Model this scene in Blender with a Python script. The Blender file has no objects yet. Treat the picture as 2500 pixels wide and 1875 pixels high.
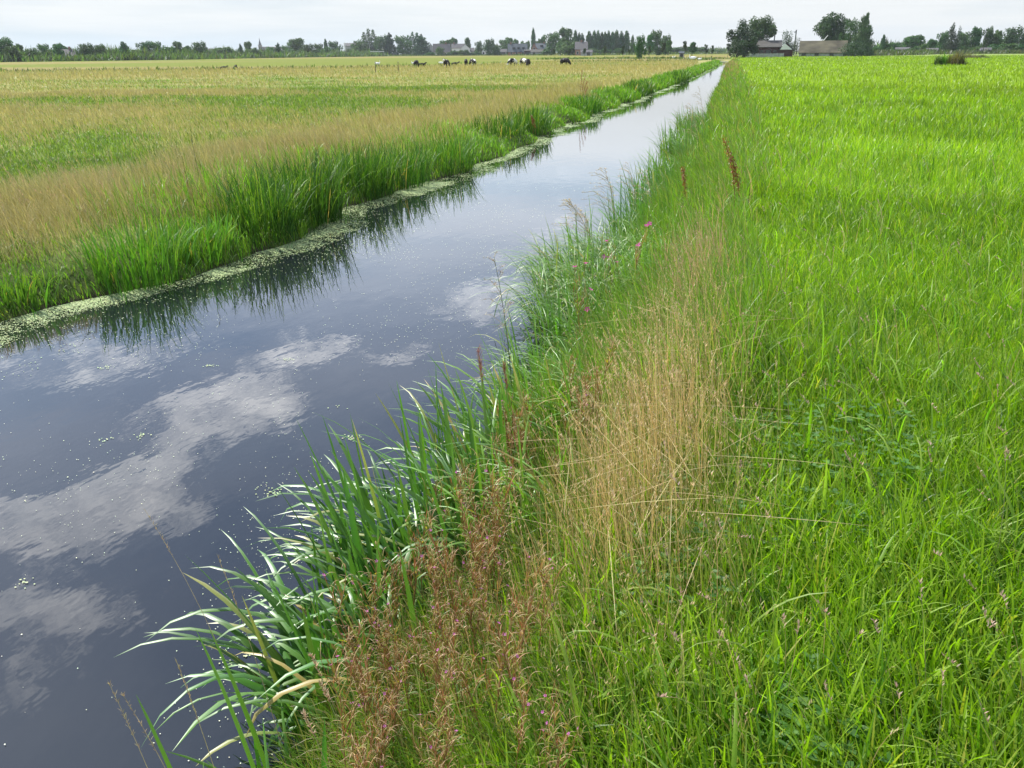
import bpy, math
import numpy as np
C = bpy.context.scene.collection
SC = bpy.context.scene
rng = np.random.default_rng(7)
rad = math.radians

# ------------------------------------------------------------------ camera
EYE = np.array([0.0, 0.0, 1.65])
PW, PH, PF = 2500., 1875., 1944.
PITCH = math.atan((937.5 - 128.6) / PF); ROLL = math.atan(0.0075); YAW = rad(14.4)
FWD = np.array([-math.sin(YAW)*math.cos(PITCH), math.cos(YAW)*math.cos(PITCH), -math.sin(PITCH)])
_r = np.array([math.cos(YAW), math.sin(YAW), 0.]); _u = np.cross(_r, FWD)
RGT = _r*math.cos(ROLL) - _u*math.sin(ROLL); UP = _r*math.sin(ROLL) + _u*math.cos(ROLL)
from mathutils import Matrix, Vector
cam_d = bpy.data.cameras.new("camera"); cam = bpy.data.objects.new("camera", cam_d); C.objects.link(cam)
cam_d.sensor_width = 36.; cam_d.lens = PF/PW*36.; cam_d.clip_start = 0.02; cam_d.clip_end = 20000.
cam.matrix_world = Matrix(((RGT[0], UP[0], -FWD[0], EYE[0]), (RGT[1], UP[1], -FWD[1], EYE[1]),
                           (RGT[2], UP[2], -FWD[2], EYE[2]), (0, 0, 0, 1)))
SC.camera = cam

# ------------------------------------------------------------------ sky, sun, exposure
SUN_AZ = rad(-64.)      # measured from +Y (along the canal) towards +X; negative is to the left
SUN_EL = rad(52.)
SKY_STRENGTH = 0.095
SUN_STRENGTH = 5.0
EXPOSURE = 0.68
HAZE = 0.00012
CLOUD = (23., 23.2, 24., 1)
SC.view_settings.view_transform = 'Standard'; SC.view_settings.look = 'None'
SC.view_settings.exposure = EXPOSURE; SC.view_settings.gamma = 1.0
SC.cycles.max_bounces = 7; SC.cycles.diffuse_bounces = 3; SC.cycles.glossy_bounces = 3
SC.cycles.transmission_bounces = 4; SC.cycles.transparent_max_bounces = 6; SC.cycles.volume_bounces = 0
SC.cycles.use_denoising = True
try:
    SC.cycles.denoiser = 'OPENIMAGEDENOISE'
except Exception:
    pass
SC.cycles.caustics_reflective = False; SC.cycles.caustics_refractive = False
SC.cycles.sample_clamp_indirect = 6.0

world = bpy.data.worlds.new("World"); SC.world = world; world.use_nodes = True
wn = world.node_tree; wn.nodes.clear()
class NT:
    def __init__(s, tree): s.t = tree
    def n(s, typ, **kw):
        o = s.t.nodes.new(typ)
        for k, v in kw.items():
            if k.startswith('i_'):
                key = k[2:]; key = int(key) if key.isdigit() else key.replace('_', ' ')
                o.inputs[key].default_value = v
            else: setattr(o, k, v)
        return o
    def l(s, a, b): s.t.links.new(a, b)
    def m(s, op, a, b=None, c=None, clamp=False):
        o = s.t.nodes.new('ShaderNodeMath'); o.operation = op; o.use_clamp = clamp
        for i, v in enumerate((a, b, c)):
            if v is None: continue
            if isinstance(v, (int, float)): o.inputs[i].default_value = v
            else: s.l(v, o.inputs[i])
        return o.outputs[0]
    def ramp(s, fac, stops, interp='LINEAR'):
        o = s.t.nodes.new('ShaderNodeValToRGB'); o.color_ramp.interpolation = interp
        e = o.color_ramp.elements
        while len(e) < len(stops): e.new(0.5)
        for el, (p, c) in zip(e, stops):
            el.position = p; el.color = (*c, 1) if len(c) == 3 else c
        s.l(fac, o.inputs[0]); return o.outputs[0]
    def mix(s, fac, a, b, mode='MIX'):
        o = s.t.nodes.new('ShaderNodeMix'); o.data_type = 'RGBA'; o.blend_type = mode
        for sock, v in ((o.inputs[0], fac), (o.inputs[6], a), (o.inputs[7], b)):
            if isinstance(v, (int, float)): sock.default_value = v
            elif isinstance(v, tuple): sock.default_value = (*v, 1) if len(v) == 3 else v
            else: s.l(v, sock)
        return o.outputs[2]
w = NT(wn)
sky = w.n('ShaderNodeTexSky', sky_type='NISHITA', sun_disc=False, sun_elevation=SUN_EL, sun_rotation=SUN_AZ,
          air_density=1.0, dust_density=.7, ozone_density=1.0, altitude=0.)
tc = w.n('ShaderNodeTexCoord'); sx = w.n('ShaderNodeSeparateXYZ'); w.l(tc.outputs['Generated'], sx.inputs[0])
zz = w.m('MAXIMUM', sx.outputs[2], 0.015)
cu = w.m('DIVIDE', sx.outputs[0], zz); cv = w.m('DIVIDE', sx.outputs[1], zz)     # a flat cloud layer seen in perspective
cp = w.n('ShaderNodeCombineXYZ'); w.l(cu, cp.inputs[0]); w.l(cv, cp.inputs[1])
nz = w.n('ShaderNodeTexNoise', i_Scale=3.3, i_Detail=9., i_Roughness=0.66); w.l(cp.outputs[0], nz.inputs['Vector'])
nz2 = w.n('ShaderNodeTexNoise', i_Scale=0.55, i_Detail=6., i_Roughness=0.6); w.l(cp.outputs[0], nz2.inputs['Vector'])
# cloud banks of the day: (u, v, size across, size along, turn, weight) on that layer
BLOBS = [(-0.98, 3.2, .16, .38, 0.1, 1.0), (-.98, 4.7, .10, .55, -0.05, .7), (-1.08, 2.43, .09, .2, -.5, .8),
         (-1.45, 2.30, .13, .3, -0.1, .9), (-1.24, 1.98, .08, .2, 0.3, .8), (-1.43, 1.90, .14, .17, 0.0, 1.0),
         (-1.32, 1.66, .10, .14, .1, .9), (-1.40, 1.46, .10, .13, .2, .9), (-1.40, 1.27, .2, .11, .25, 1.0), (-1.15, 1.36, .1, .1, .8, .9),
         (-1.62, 1.25, .2, .14, 0, .9), (-1.14, 1.02, .17, .08, .5, .9), (-1.1, .84, .2, .08, .4, .8), (-.84, .73, .22, .08, 0, .4),
         (-1.66, 2.62, .2, .14, 0, .6), (-2.4, 2.2, .5, .3, 0, .8), (.6, 1.4, .5, .3, .5, .8), (0.9, 3.2, .6, .5, .3, .8),
         (-.2, 7.5, 1.4, 1.1, 0, .6), (-3.5, 6., 1.8, .9, .2, .8), (0.3, .2, .35, .2, .2, .7), (-.6, -1., .6, .3, .8, .8), (1.2, -.4, .5, .3, 0, .8), (-2.2, -.3, .5, .3, .4, .8)]
acc = None
for (bu, bv, su, sv, an, wt) in BLOBS:
    du = w.m('SUBTRACT', cu, bu); dv = w.m('SUBTRACT', cv, bv); ca, sa = math.cos(an), math.sin(an)
    p = w.m('ADD', w.m('MULTIPLY', du, ca/su), w.m('MULTIPLY', dv, sa/su))
    q = w.m('SUBTRACT', w.m('MULTIPLY', dv, ca/sv), w.m('MULTIPLY', du, sa/sv))
    r2 = w.m('ADD', w.m('MULTIPLY', p, p), w.m('MULTIPLY', q, q))
    g = w.m('MULTIPLY', w.m('EXPONENT', w.m('MULTIPLY', r2, -0.7)), wt)
    acc = g if acc is None else w.m('ADD', acc, g)
acc = w.m('MINIMUM', acc, 1.05)
dens = w.m('ADD', w.m('MULTIPLY', acc, 0.62), w.m('MULTIPLY', w.m('SUBTRACT', nz.outputs[0], 0.5), 2.5))
c1 = w.ramp(dens, [(0.32, (0, 0, 0)), (0.54, (.5, .5, .5)), (.90, (1, 1, 1))])
veil = w.ramp(nz2.outputs[0], [(0.35, (0, 0, 0)), (0.7, (.5, .5, .5))])
# towards the horizon the layer thickens into bright haze
hz_f = w.ramp(sx.outputs[2], [(0.0, (.97, .97, .97)), (0.10, (.93, .93, .93)), (0.2, (.66, .66, .66)), (.32, (.28, .28, .28)), (.55, (.05, .05, .05)), (.7, (0, 0, 0))])
nz3 = w.n('ShaderNodeTexNoise', i_Scale=1.6, i_Detail=4., i_Roughness=0.5)
mp3 = w.n('ShaderNodeMapping'); mp3.inputs['Scale'].default_value = (1, 1, 9); w.l(tc.outputs['Generated'], mp3.inputs[0]); w.l(mp3.outputs[0], nz3.inputs['Vector'])
hazecol = w.ramp(nz3.outputs[0], [(0.42, (5.2, 6.0, 6.5)), (0.5, (6.3, 6.75, 7.0)), (0.58, (7.2, 7.4, 7.4))])
cfac = w.m('MAXIMUM', c1, w.m('MULTIPLY', veil, .55), clamp=True)
skyc = w.mix(cfac, w.mix(1.0, sky.outputs[0], (.58, .79, 1.03), 'MULTIPLY'), CLOUD)
lift = w.ramp(sx.outputs[2], [(0.0, (.80, .80, .80)), (.055, (.83, .83, .83)), (.13, (1.4, 1.44, 1.52)), (.3, (1.8, 1.88, 2.08))])
skyc = w.mix(hz_f, skyc, w.mix(1.0, hazecol, lift, 'MULTIPLY'))
bg = w.n('ShaderNodeBackground', i_Strength=SKY_STRENGTH); w.l(skyc, bg.inputs[0])
wo = w.n('ShaderNodeOutputWorld'); w.l(bg.outputs[0], wo.inputs[0])

sun_d = bpy.data.lights.new("sun", 'SUN'); sun_d.energy = SUN_STRENGTH; sun_d.angle = rad(0.53); sun_d.color = (1., .955, .88)
sun = bpy.data.objects.new("sun", sun_d); C.objects.link(sun)
sdir = Vector((math.sin(SUN_AZ)*math.cos(SUN_EL), math.cos(SUN_AZ)*math.cos(SUN_EL), math.sin(SUN_EL)))
sun.rotation_euler = sdir.to_track_quat('Z', 'Y').to_euler()

# ------------------------------------------------------------------ helpers
def ray(x, y):
    d = FWD*PF + RGT*(x - PW/2) + UP*(PH/2 - y); return d/np.linalg.norm(d)
def horizon_y(x): return 138.1 - 0.0075*x
def gp(x, d):
    """ground point d metres away below photo column x"""
    v = ray(x, horizon_y(x))[:2]; v = v/np.linalg.norm(v); return v*d
def zat(x, y, d):
    """height above the field of photo row y at distance d"""
    v = ray(x, y); return EYE[2] + v[2]/np.hypot(v[0], v[1])*d
def mpp(x, d):
    a = gp(x-.5, d); b = gp(x+.5, d); return float(np.hypot(*(a-b)))
def tag(o, label=None, cat=None, group=None, kind=None):
    if label: o['label'] = label
    if cat: o['category'] = cat
    if group: o['group'] = group
    if kind: o['kind'] = kind
    return o
def empty(name, loc, rz=0., scale=None):
    o = bpy.data.objects.new(name, None); o.empty_display_size = .2; C.objects.link(o)
    o.location = [float(v) for v in loc]; o.rotation_euler = (0, 0, float(rz))
    if scale is not None: o.scale = [float(v) for v in scale]
    return o
def link(name, me, parent=None):
    o = bpy.data.objects.new(name, me); C.objects.link(o)
    if parent is not None: o.parent = parent
    return o
def np_mesh(name, V, Q, mat, col=None, smooth=True, nv=4):
    """V (n,3), Q (m,nv) int"""
    me = bpy.data.meshes.new(name); V = np.ascontiguousarray(V, np.float32); Q = np.ascontiguousarray(Q, np.int32)
    me.vertices.add(len(V)); me.vertices.foreach_set('co', V.ravel())
    me.loops.add(Q.size); me.loops.foreach_set('vertex_index', Q.ravel())
    me.polygons.add(len(Q)); me.polygons.foreach_set('loop_start', np.arange(0, Q.size, nv, dtype=np.int32))
    me.polygons.foreach_set('loop_total', np.full(len(Q), nv, np.int32))
    if smooth: me.polygons.foreach_set('use_smooth', np.ones(len(Q), bool))
    if col is not None:
        a = me.color_attributes.new('Col', 'FLOAT_COLOR', 'POINT')
        c4 = np.ones((len(V), 4), np.float32); c4[:, :3] = col; a.data.foreach_set('color', c4.ravel())
    me.update(calc_edges=True); me.validate()
    me.materials.append(mat); return me
class MB:
    """plain mesh builder: polygons with a material slot each"""
    def __init__(s): s.v = []; s.f = []; s.m = []
    def poly(s, pts, m=0):
        i = len(s.v); s.v += [tuple(float(c) for c in p) for p in pts]; s.f.append(tuple(range(i, i+len(pts)))); s.m.append(m)
    def box(s, x0, x1, y0, y1, z0, z1, m=0):
        i = len(s.v); s.v += [(x, y, z) for z in (z0, z1) for y in (y0, y1) for x in (x0, x1)]
        for f in ((0, 2, 3, 1), (4, 5, 7, 6), (0, 1, 5, 4), (2, 6, 7, 3), (0, 4, 6, 2), (1, 3, 7, 5)):
            s.f.append(tuple(i+k for k in f)); s.m.append(m)
    def tube(s, pts, rs, n=6, m=0):
        pts = [Vector(p) for p in pts]; i0 = len(s.v)
        for k, p in enumerate(pts):
            t = (pts[min(k+1, len(pts)-1)] - pts[max(k-1, 0)]).normalized()
            a = t.orthogonal().normalized() if abs(t.z) < .95 else Vector((1, 0, 0)); a = (a - t*a.dot(t)).normalized(); b = t.cross(a)
            for j in range(n):
                q = p + (a*math.cos(2*math.pi*j/n) + b*math.sin(2*math.pi*j/n))*rs[k]; s.v.append(tuple(q))
        for k in range(len(pts)-1):
            for j in range(n):
                s.f.append((i0+k*n+j, i0+k*n+(j+1) % n, i0+(k+1)*n+(j+1) % n, i0+(k+1)*n+j)); s.m.append(m)
        s.f.append(tuple(i0+j for j in range(n))[::-1]); s.m.append(m)
        s.f.append(tuple(i0+(len(pts)-1)*n+j for j in range(n))); s.m.append(m)
    def mesh(s, name, mats, smooth=False):
        me = bpy.data.meshes.new(name); me.from_pydata(s.v, [], s.f)
        for mt in (mats if isinstance(mats, (list, tuple)) else [mats]): me.materials.append(mt)
        me.polygons.foreach_set('material_index', s.m)
        if smooth: me.polygons.foreach_set('use_smooth', np.ones(len(s.f), bool))
        me.update(); return me
    def build(s, name, mats, parent=None, smooth=False): return link(name, s.mesh(name, mats, smooth), parent)

def _hash(ix, iy, seed):
    h = (ix.astype(np.int64)*374761393 + iy.astype(np.int64)*668265263 + seed*1442695041) & 0x7fffffff
    h = ((h ^ (h >> 13))*1274126177) & 0x7fffffff
    return ((h ^ (h >> 16)) & 0xffff)/65535.
def vnoise(x, y, scale, seed=0, octaves=3):
    x = np.asarray(x, float)*scale; y = np.asarray(y, float)*scale; tot = 0; amp = 1.; s = 0
    for o in range(octaves):
        ix = np.floor(x); iy = np.floor(y); fx = x-ix; fy = y-iy; fx = fx*fx*(3-2*fx); fy = fy*fy*(3-2*fy)
        a = _hash(ix, iy, seed+o); b = _hash(ix+1, iy, seed+o); c = _hash(ix, iy+1, seed+o); d = _hash(ix+1, iy+1, seed+o)
        s = s + amp*((a*(1-fx)+b*fx)*(1-fy) + (c*(1-fx)+d*fx)*fy); tot += amp; amp *= .5; x = x*2.03+17.; y = y*2.03+5.
    return s/tot
def sstep(a, b, x): t = np.clip((x-a)/(b-a), 0, 1); return t*t*(3-2*t)
def mixc(a, b, f): f = np.asarray(f)[..., None]; return np.asarray(a)*(1-f) + np.asarray(b)*f
def srgb(r, g, b): return tuple(((c/255.)/12.92 if c <= 10 else ((c/255.+.055)/1.055)**2.4) for c in (r, g, b))

# ------------------------------------------------------------------ materials
def mat(name):
    m = bpy.data.materials.new(name); m.use_nodes = True; m.node_tree.nodes.clear(); return m, NT(m.node_tree)
def m_plain(name, col, rough=.8, noise=.25, scale=3., metal=0., spec=.3, bump=0.):
    m, t = mat(name); o = t.n('ShaderNodeOutputMaterial'); b = t.n('ShaderNodeBsdfPrincipled', i_Roughness=rough, i_Metallic=metal)
    b.inputs['Specular IOR Level'].default_value = spec
    tcn = t.n('ShaderNodeTexCoord'); nn = t.n('ShaderNodeTexNoise', i_Scale=scale, i_Detail=5.); t.l(tcn.outputs['Object'], nn.inputs['Vector'])
    lo = tuple(c*(1-noise) for c in col); hi = tuple(min(1, c*(1+noise)) for c in col)
    t.l(t.ramp(nn.outputs[0], [(.3, lo), (.7, hi)]), b.inputs['Base Color'])
    if bump:
        bn = t.n('ShaderNodeBump', i_Strength=bump, i_Distance=.02); t.l(nn.outputs[0], bn.inputs['Height']); t.l(bn.outputs[0], b.inputs['Normal'])
    t.l(b.outputs[0], o.inputs[0]); return m
def m_leaf(name, gloss=.06, rough=.4, trans=.5, objvar=0., tcol=(1.05, 1.1, .55), nvar=.0):
    m, t = mat(name); o = t.n('ShaderNodeOutputMaterial'); at = t.n('ShaderNodeAttribute', attribute_name='Col')
    col = at.outputs['Color']
    if objvar:
        oi = t.n('ShaderNodeObjectInfo'); hs = t.n('ShaderNodeHueSaturation')
        t.l(t.m('ADD', t.m('MULTIPLY', oi.outputs['Random'], .05), .475), hs.inputs['Hue'])
        r2 = t.m('FRACT', t.m('MULTIPLY', oi.outputs['Random'], 7.31))
        t.l(t.m('ADD', t.m('MULTIPLY', r2, 2*objvar), 1-objvar), hs.inputs['Value']); t.l(col, hs.inputs['Color']); col = hs.outputs[0]
    df = t.n('ShaderNodeBsdfDiffuse'); t.l(col, df.inputs[0])
    tr = t.n('ShaderNodeBsdfTranslucent'); t.l(t.mix(1.0, col, tcol, 'MULTIPLY'), tr.inputs[0])
    mx = t.n('ShaderNodeMixShader', i_0=trans); t.l(df.outputs[0], mx.inputs[1]); t.l(tr.outputs[0], mx.inputs[2])
    gl = t.n('ShaderNodeBsdfGlossy', i_Roughness=rough); gl.inputs[0].default_value = (1, 1, 1, 1)
    fr = t.n('ShaderNodeLayerWeight', i_Blend=.3)
    mg = t.n('ShaderNodeMixShader'); t.l(t.m('ADD', t.m('MULTIPLY', fr.outputs['Fresnel'], gloss*1.6), gloss*.5), mg.inputs[0])
    t.l(mx.outputs[0], mg.inputs[1]); t.l(gl.outputs[0], mg.inputs[2])
    t.l(mg.outputs[0], o.inputs[0]); return m
M_GRASS = m_leaf('grass_blade', .022, .5, .60, tcol=(.96, 1.12, .42))
M_DRY = m_leaf('dry_grass', .02, .5, .4, tcol=(1.05, 1., .8))
M_REED = m_leaf('reed_leaf', .048, .48, .42, tcol=(1.05, 1.1, .5))
M_REEDF = m_leaf('reed_leaf_fine', .02, .55, .36, tcol=(1.05, 1.1, .5))
M_TREE = m_leaf('tree_leaf', .03, .5, .3, objvar=.22)
M_FLOWER = m_leaf('petal', .02, .5, .4, tcol=(1, .9, 1))
M_DUCK = m_leaf('duckweed_leaf', .10, .35, .1)
M_BARK = m_plain('bark', (.09, .075, .06), .9, .4, 8.)
M_GROUND, t = mat('ground_soil'); o = t.n('ShaderNodeOutputMaterial'); b = t.n('ShaderNodeBsdfPrincipled', i_Roughness=.95)
b.inputs['Specular IOR Level'].default_value = .1
at_ = t.n('ShaderNodeAttribute', attribute_name='Col'); tcn = t.n('ShaderNodeTexCoord')
n1 = t.n('ShaderNodeTexNoise', i_Scale=.9, i_Detail=8., i_Roughness=.65); t.l(tcn.outputs['Object'], n1.inputs['Vector'])
n2 = t.n('ShaderNodeTexNoise', i_Scale=14., i_Detail=4.); t.l(tcn.outputs['Object'], n2.inputs['Vector'])
v = t.m('ADD', t.m('MULTIPLY', n1.outputs[0], .7), t.m('MULTIPLY', n2.outputs[0], .6))
vc = t.n('ShaderNodeCombineColor'); t.l(v, vc.inputs[0]); t.l(v, vc.inputs[1]); t.l(v, vc.inputs[2])
t.l(t.mix(1.0, at_.outputs['Color'], t.ramp(v, [(.35, (.6, .6, .6)), (.95, (1.5, 1.5, 1.4))]), 'MULTIPLY'), b.inputs['Base Color'])
bn = t.n('ShaderNodeBump', i_Strength=.6, i_Distance=.05); t.l(v, bn.inputs['Height']); t.l(bn.outputs[0], b.inputs['Normal'])
t.l(b.outputs[0], o.inputs[0])
# water: dark peat water with a faint ripple
M_WATER, t = mat('canal_water'); o = t.n('ShaderNodeOutputMaterial')
b = t.n('ShaderNodeBsdfPrincipled', i_Roughness=.012, i_IOR=1.55); b.inputs['Base Color'].default_value = (.009, .011, .014, 1)
b.inputs['Specular IOR Level'].default_value = .62
tcn = t.n('ShaderNodeTexCoord'); mpn = t.n('ShaderNodeMapping'); mpn.inputs['Scale'].default_value = (1., .6, 1.); mpn.inputs['Rotation'].default_value = (0, 0, .5)
t.l(tcn.outputs['Object'], mpn.inputs[0])
na = t.n('ShaderNodeTexNoise', i_Scale=5.5, i_Detail=3., i_Roughness=.5); t.l(mpn.outputs[0], na.inputs['Vector'])
nb = t.n('ShaderNodeTexNoise', i_Scale=.8, i_Detail=2.); t.l(mpn.outputs[0], nb.inputs['Vector'])
hh = t.m('ADD', t.m('MULTIPLY', na.outputs[0], .5), t.m('MULTIPLY', nb.outputs[0], .8))
bn = t.n('ShaderNodeBump', i_Strength=.16, i_Distance=.02); t.l(hh, bn.inputs['Height']); t.l(bn.outputs[0], b.inputs['Normal'])
t.l(b.outputs[0], o.inputs[0])

# ------------------------------------------------------------------ the lie of the land
LY = np.array([-40, 2, 5.0, 5.9, 6.9, 9, 11, 14, 18.5, 25, 37, 68, 112, 150, 172.])
LX = np.array([-5.6, -5.7, -5.95, -5.75, -5.2, -5.05, -5.3, -5.05, -4.8, -4.85, -4.4, -3.35, -2.4, -1.7, -1.4])
RY = np.array([-40, 2, 4, 6, 9, 14, 25, 60, 112, 172.]); RX = np.array([-1.1, -1.15, -.95, -.75, -.85, -.65, -.55, -.5, -.6, .1])
WZ = -0.5
def left_edge(y): return np.interp(y, LY, LX) + .34*(vnoise(y, np.asarray(y)*0., .9, 3, 3)-.5)*np.clip(np.asarray(y)/8., 1, 2.4)
def right_edge(y): return np.interp(y, RY, RX)
DX = np.array([-300, -83.2, -70.6, -53., -41, -36, -33, -29.4, -13.7, -3.5, -2.])     # the ditch that closes the cows' field
DY = np.array([60, 82.8, 88.2, 95.7, 106., 122, 137., 158, 164.3, 182.5, 190])
def ditch_y(x): return np.interp(x, DX, DY)
def ground_z(x, y):
    x = np.asarray(x, float); y = np.asarray(y, float)
    sl = left_edge(y) - x; sr = x - right_edge(y); inside = np.minimum(-sl, -sr)
    zl = np.interp(sl, [-.9, -.25, 0, .35, 1.4, 3.0], [-1.15, -.75, -.52, -.30, -.04, 0.])
    zr = np.interp(sr, [-.9, -.2, 0, .3, .85, 1.3], [-1.15, -.72, -.52, -.26, -.03, 0.])
    z = np.where(sl > -1.0, zl, np.where(sr > -1.0, zr, -1.2)); z = np.where((sl > 0), zl, np.where(sr > 0, zr, np.minimum(z, np.where(inside > 0, -.52, z))))
    und = (vnoise(x, y, .35, 21)-.5)*.12*sstep(1.0, 4, np.abs(x+3))
    z = z + und*(z > -.1)
    end = sstep(168, 176, y); z = z*(1-end)
    d = np.abs(y - ditch_y(x)); z = np.where((x < -3) & (d < 3), z - .55*(1-sstep(.6, 3, d)), z)
    z = np.where(z > -.45, z, z)
    return z
TAN = np.array([.36, .325, .125]); PINKTAN = np.array([.40, .335, .165]); FGREEN = np.array([.13, .21, .035]); OLIVE = np.array([.215, .215, .055])
MEADOW = np.array([.135, .24, .011]); MEADOW2 = np.array([.19, .275, .016])
def tan_amount(x, y):
    """share of ripe grass in the left field"""
    x = np.asarray(x, float); y = np.asarray(y, float); s = left_edge(y) - x
    n = vnoise(x*.8+y*.25, y*.8, .22, 5, 4)
    t = .46 + 1.5*(n-.5) + 1.2*(vnoise(x, y, 1.1, 6, 3)-.5)
    t += .42*np.exp(-((s-2.6)/1.5)**2)*sstep(4, 9, y)*(1-.4*sstep(60, 100, y))
    for cx, cy, sxx, syy, wt in ((-9.0, 10.2, 1.6, 1.7, -.75), (-11.3, 11.5, 2.2, 1.8, -.8), (-12.3, 15.0, 2.6, 2.0, -.65), (-13, 26, 4, 3.5, -.5), (-17, 30, 6, 3, -.45),
                                 (-19, 21, 5, 3.2, .45), (-8.0, 7.0, 1.2, 1.6, .25), (-16, 40, 10, 4, -.45), (-24, 26, 7, 3, -.4), (-30, 52, 14, 4, -.4), (-12, 60, 8, 8, -.3), (-30, 34, 10, 5, .35), (-40, 62, 30, 16, .3), (-20, 80, 16, 20, .3), (-9, 70, 5, 30, .2)):
        t = t + .8*wt*np.exp(-(((x-cx)/sxx)**2 + ((y-cy)/syy)**2))
    return np.clip(t, 0.03, 1)
def ground_col(x, y):
    s = left_edge(y) - x; sr = x - right_edge(y); n = vnoise(x, y, .5, 9); nf = vnoise(x, y, .05, 12)
    ta = tan_amount(x, y); c = mixc(FGREEN*.75, TAN*.82, ta); c = mixc(c, OLIVE*.8, .35*n)
    c = mixc(c, PINKTAN*.8, sstep(50, 90, y)*.3)
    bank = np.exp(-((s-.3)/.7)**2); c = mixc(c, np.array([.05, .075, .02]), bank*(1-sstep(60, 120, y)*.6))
    dy = y - ditch_y(x)
    past = sstep(-1.5, 1.0, dy); strip = np.exp(-(dy/2.5)**2)
    farc = mixc(np.array([.125, .150, .018]), np.array([.19, .165, .05]), sstep(.40, .62, vnoise(x*.35, y, .03, 31)))
    farc = mixc(farc, np.array([.20, .165, .065]), np.exp(-((dy-14)/12.)**2)*.8)
    c = mixc(c, farc, past); c = mixc(c, np.array([.07, .10, .03]), strip)
    right = mixc(MEADOW, MEADOW2, n); right = mixc(right, np.array([.15, .24, .015]), sstep(20, 80, y))
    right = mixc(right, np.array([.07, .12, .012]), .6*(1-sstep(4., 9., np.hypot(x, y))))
    right = mixc(right, np.array([.15, .20, .03]), np.exp(-((sr-.8)/.9)**2)*.7)
    right = mixc(right, np.array([.17, .22, .06]), sstep(200, 260, y)*.8)
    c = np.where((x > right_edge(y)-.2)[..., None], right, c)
    wet = (s < 0.05) & (sr < .1) & (y < 172)
    c = np.where(wet[..., None], np.array([.03, .025, .018]), c)
    return c
def grow(a, b, s0, k):
    out = [a]; s = s0
    while out[-1] < b: out.append(out[-1]+s); s *= k
    return out
xs = sorted(set([round(v, 4) for v in ([-6.6 - v for v in grow(0, 1900, .14, 1.07)] + list(np.arange(-6.6, .8, .10)) + [.8 + v for v in grow(0, 1900, .14, 1.07)])]))
ys = sorted(set([round(v, 4) for v in ([-v for v in grow(0.2, 1500, .3, 1.25)] + list(np.arange(0, 14, .2)) + [14 + v for v in grow(0, 160, .2, 1.028)] + [176 + v for v in grow(0, 1900, 4., 1.07)])]))
X, Y = np.meshgrid(np.array(xs), np.array(ys)); Z = ground_z(X, Y)
V = np.stack([X, Y, Z], -1).reshape(-1, 3); nx = len(xs); ny = len(ys)
idx = np.arange(nx*ny).reshape(ny, nx)
Q = np.stack([idx[:-1, :-1], idx[:-1, 1:], idx[1:, 1:], idx[1:, :-1]], -1).reshape(-1, 4)
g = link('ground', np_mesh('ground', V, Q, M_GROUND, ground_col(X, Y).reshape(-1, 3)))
tag(g, kind='structure')
wys = np.array(sorted(set(list(np.arange(-20, 20, .5)) + list(np.arange(20, 174, 2.)))))
wl = left_edge(wys) - .12; wr = right_edge(wys) + .12
V = np.concatenate([np.stack([wl, wys, wys*0+WZ], -1), np.stack([wr, wys, wys*0+WZ], -1)]); k = len(wys)
Q = np.stack([np.arange(k-1), np.arange(k-1)+k, np.arange(1, k)+k, np.arange(1, k)], -1)
tag(link('water', np_mesh('water', V, Q, M_WATER)), kind='structure')

# ------------------------------------------------------------------ blades
def blades(base, L, wd, az, t0, t1, col, seg=4, p=1.5, fold=False, twist=.5, tipcol=None, curl=None, body=.55):
    """ribbons: base (N,3), length, width, azimuth of the lean, tilt at the root, extra tilt at the tip"""
    N = len(base); t = np.linspace(0, 1, seg+1)
    th = t0[:, None] + t1[:, None]*t[None]**p; A = az[:, None] + (curl[:, None]*t[None] if curl is not None else 0)
    dl = (L/seg)[:, None]; dx = np.sin(th)*np.cos(A)*dl; dy = np.sin(th)*np.sin(A)*dl; dz = np.cos(th)*dl
    P = np.zeros((N, seg+1, 3))
    P[:, 1:, 0] = np.cumsum((dx[:, 1:]+dx[:, :-1])/2, 1); P[:, 1:, 1] = np.cumsum((dy[:, 1:]+dy[:, :-1])/2, 1); P[:, 1:, 2] = np.cumsum((dz[:, 1:]+dz[:, :-1])/2, 1)
    P += base[:, None, :]
    tw = rng.normal(0, twist, N)[:, None] + az[:, None] + math.pi/2
    S = np.stack([np.cos(tw)+0*t, np.sin(tw)+0*t, np.zeros((N, seg+1))], -1)
    prof = np.minimum(1, .6+t*2.)*np.clip((1-t**2.2), 0, 1)**body; prof[-1] = .02
    hw = (wd/2)[:, None, None]*prof[None, :, None]
    c = np.repeat(col[:, None, :], seg+1, 1)
    if tipcol is not None: c = c*(1-t[None, :, None]**1.5) + tipcol[:, None, :]*t[None, :, None]**1.5
    if fold:
        nrm = np.cross(np.stack([np.sin(th)*np.cos(A), np.sin(th)*np.sin(A), np.cos(th)], -1), S)
        cols = [P - S*hw, P + nrm*hw*.35, P + S*hw]
    else: cols = [P - S*hw, P + S*hw]
    m = len(cols); V = np.stack(cols, 2).reshape(-1, 3); c = np.repeat(c[:, :, None, :], m, 2).reshape(-1, 3)
    b = (np.arange(N)*(seg+1)*m)[:, None, None] + (np.arange(seg)*m)[None, :, None] + np.arange(m-1)[None, None, :]
    Q = np.stack([b, b+1, b+m+1, b+m], -1).reshape(-1, 4)
    return V, Q, c, P
class Acc:
    def __init__(s): s.V = []; s.Q = []; s.c = []; s.n = 0
    def add(s, V, Q, c, *_): s.V.append(V); s.Q.append(Q+s.n); s.c.append(c); s.n += len(V)
    def mesh(s, name, m): return np_mesh(name, np.concatenate(s.V), np.concatenate(s.Q), m, np.concatenate(s.c))
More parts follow.
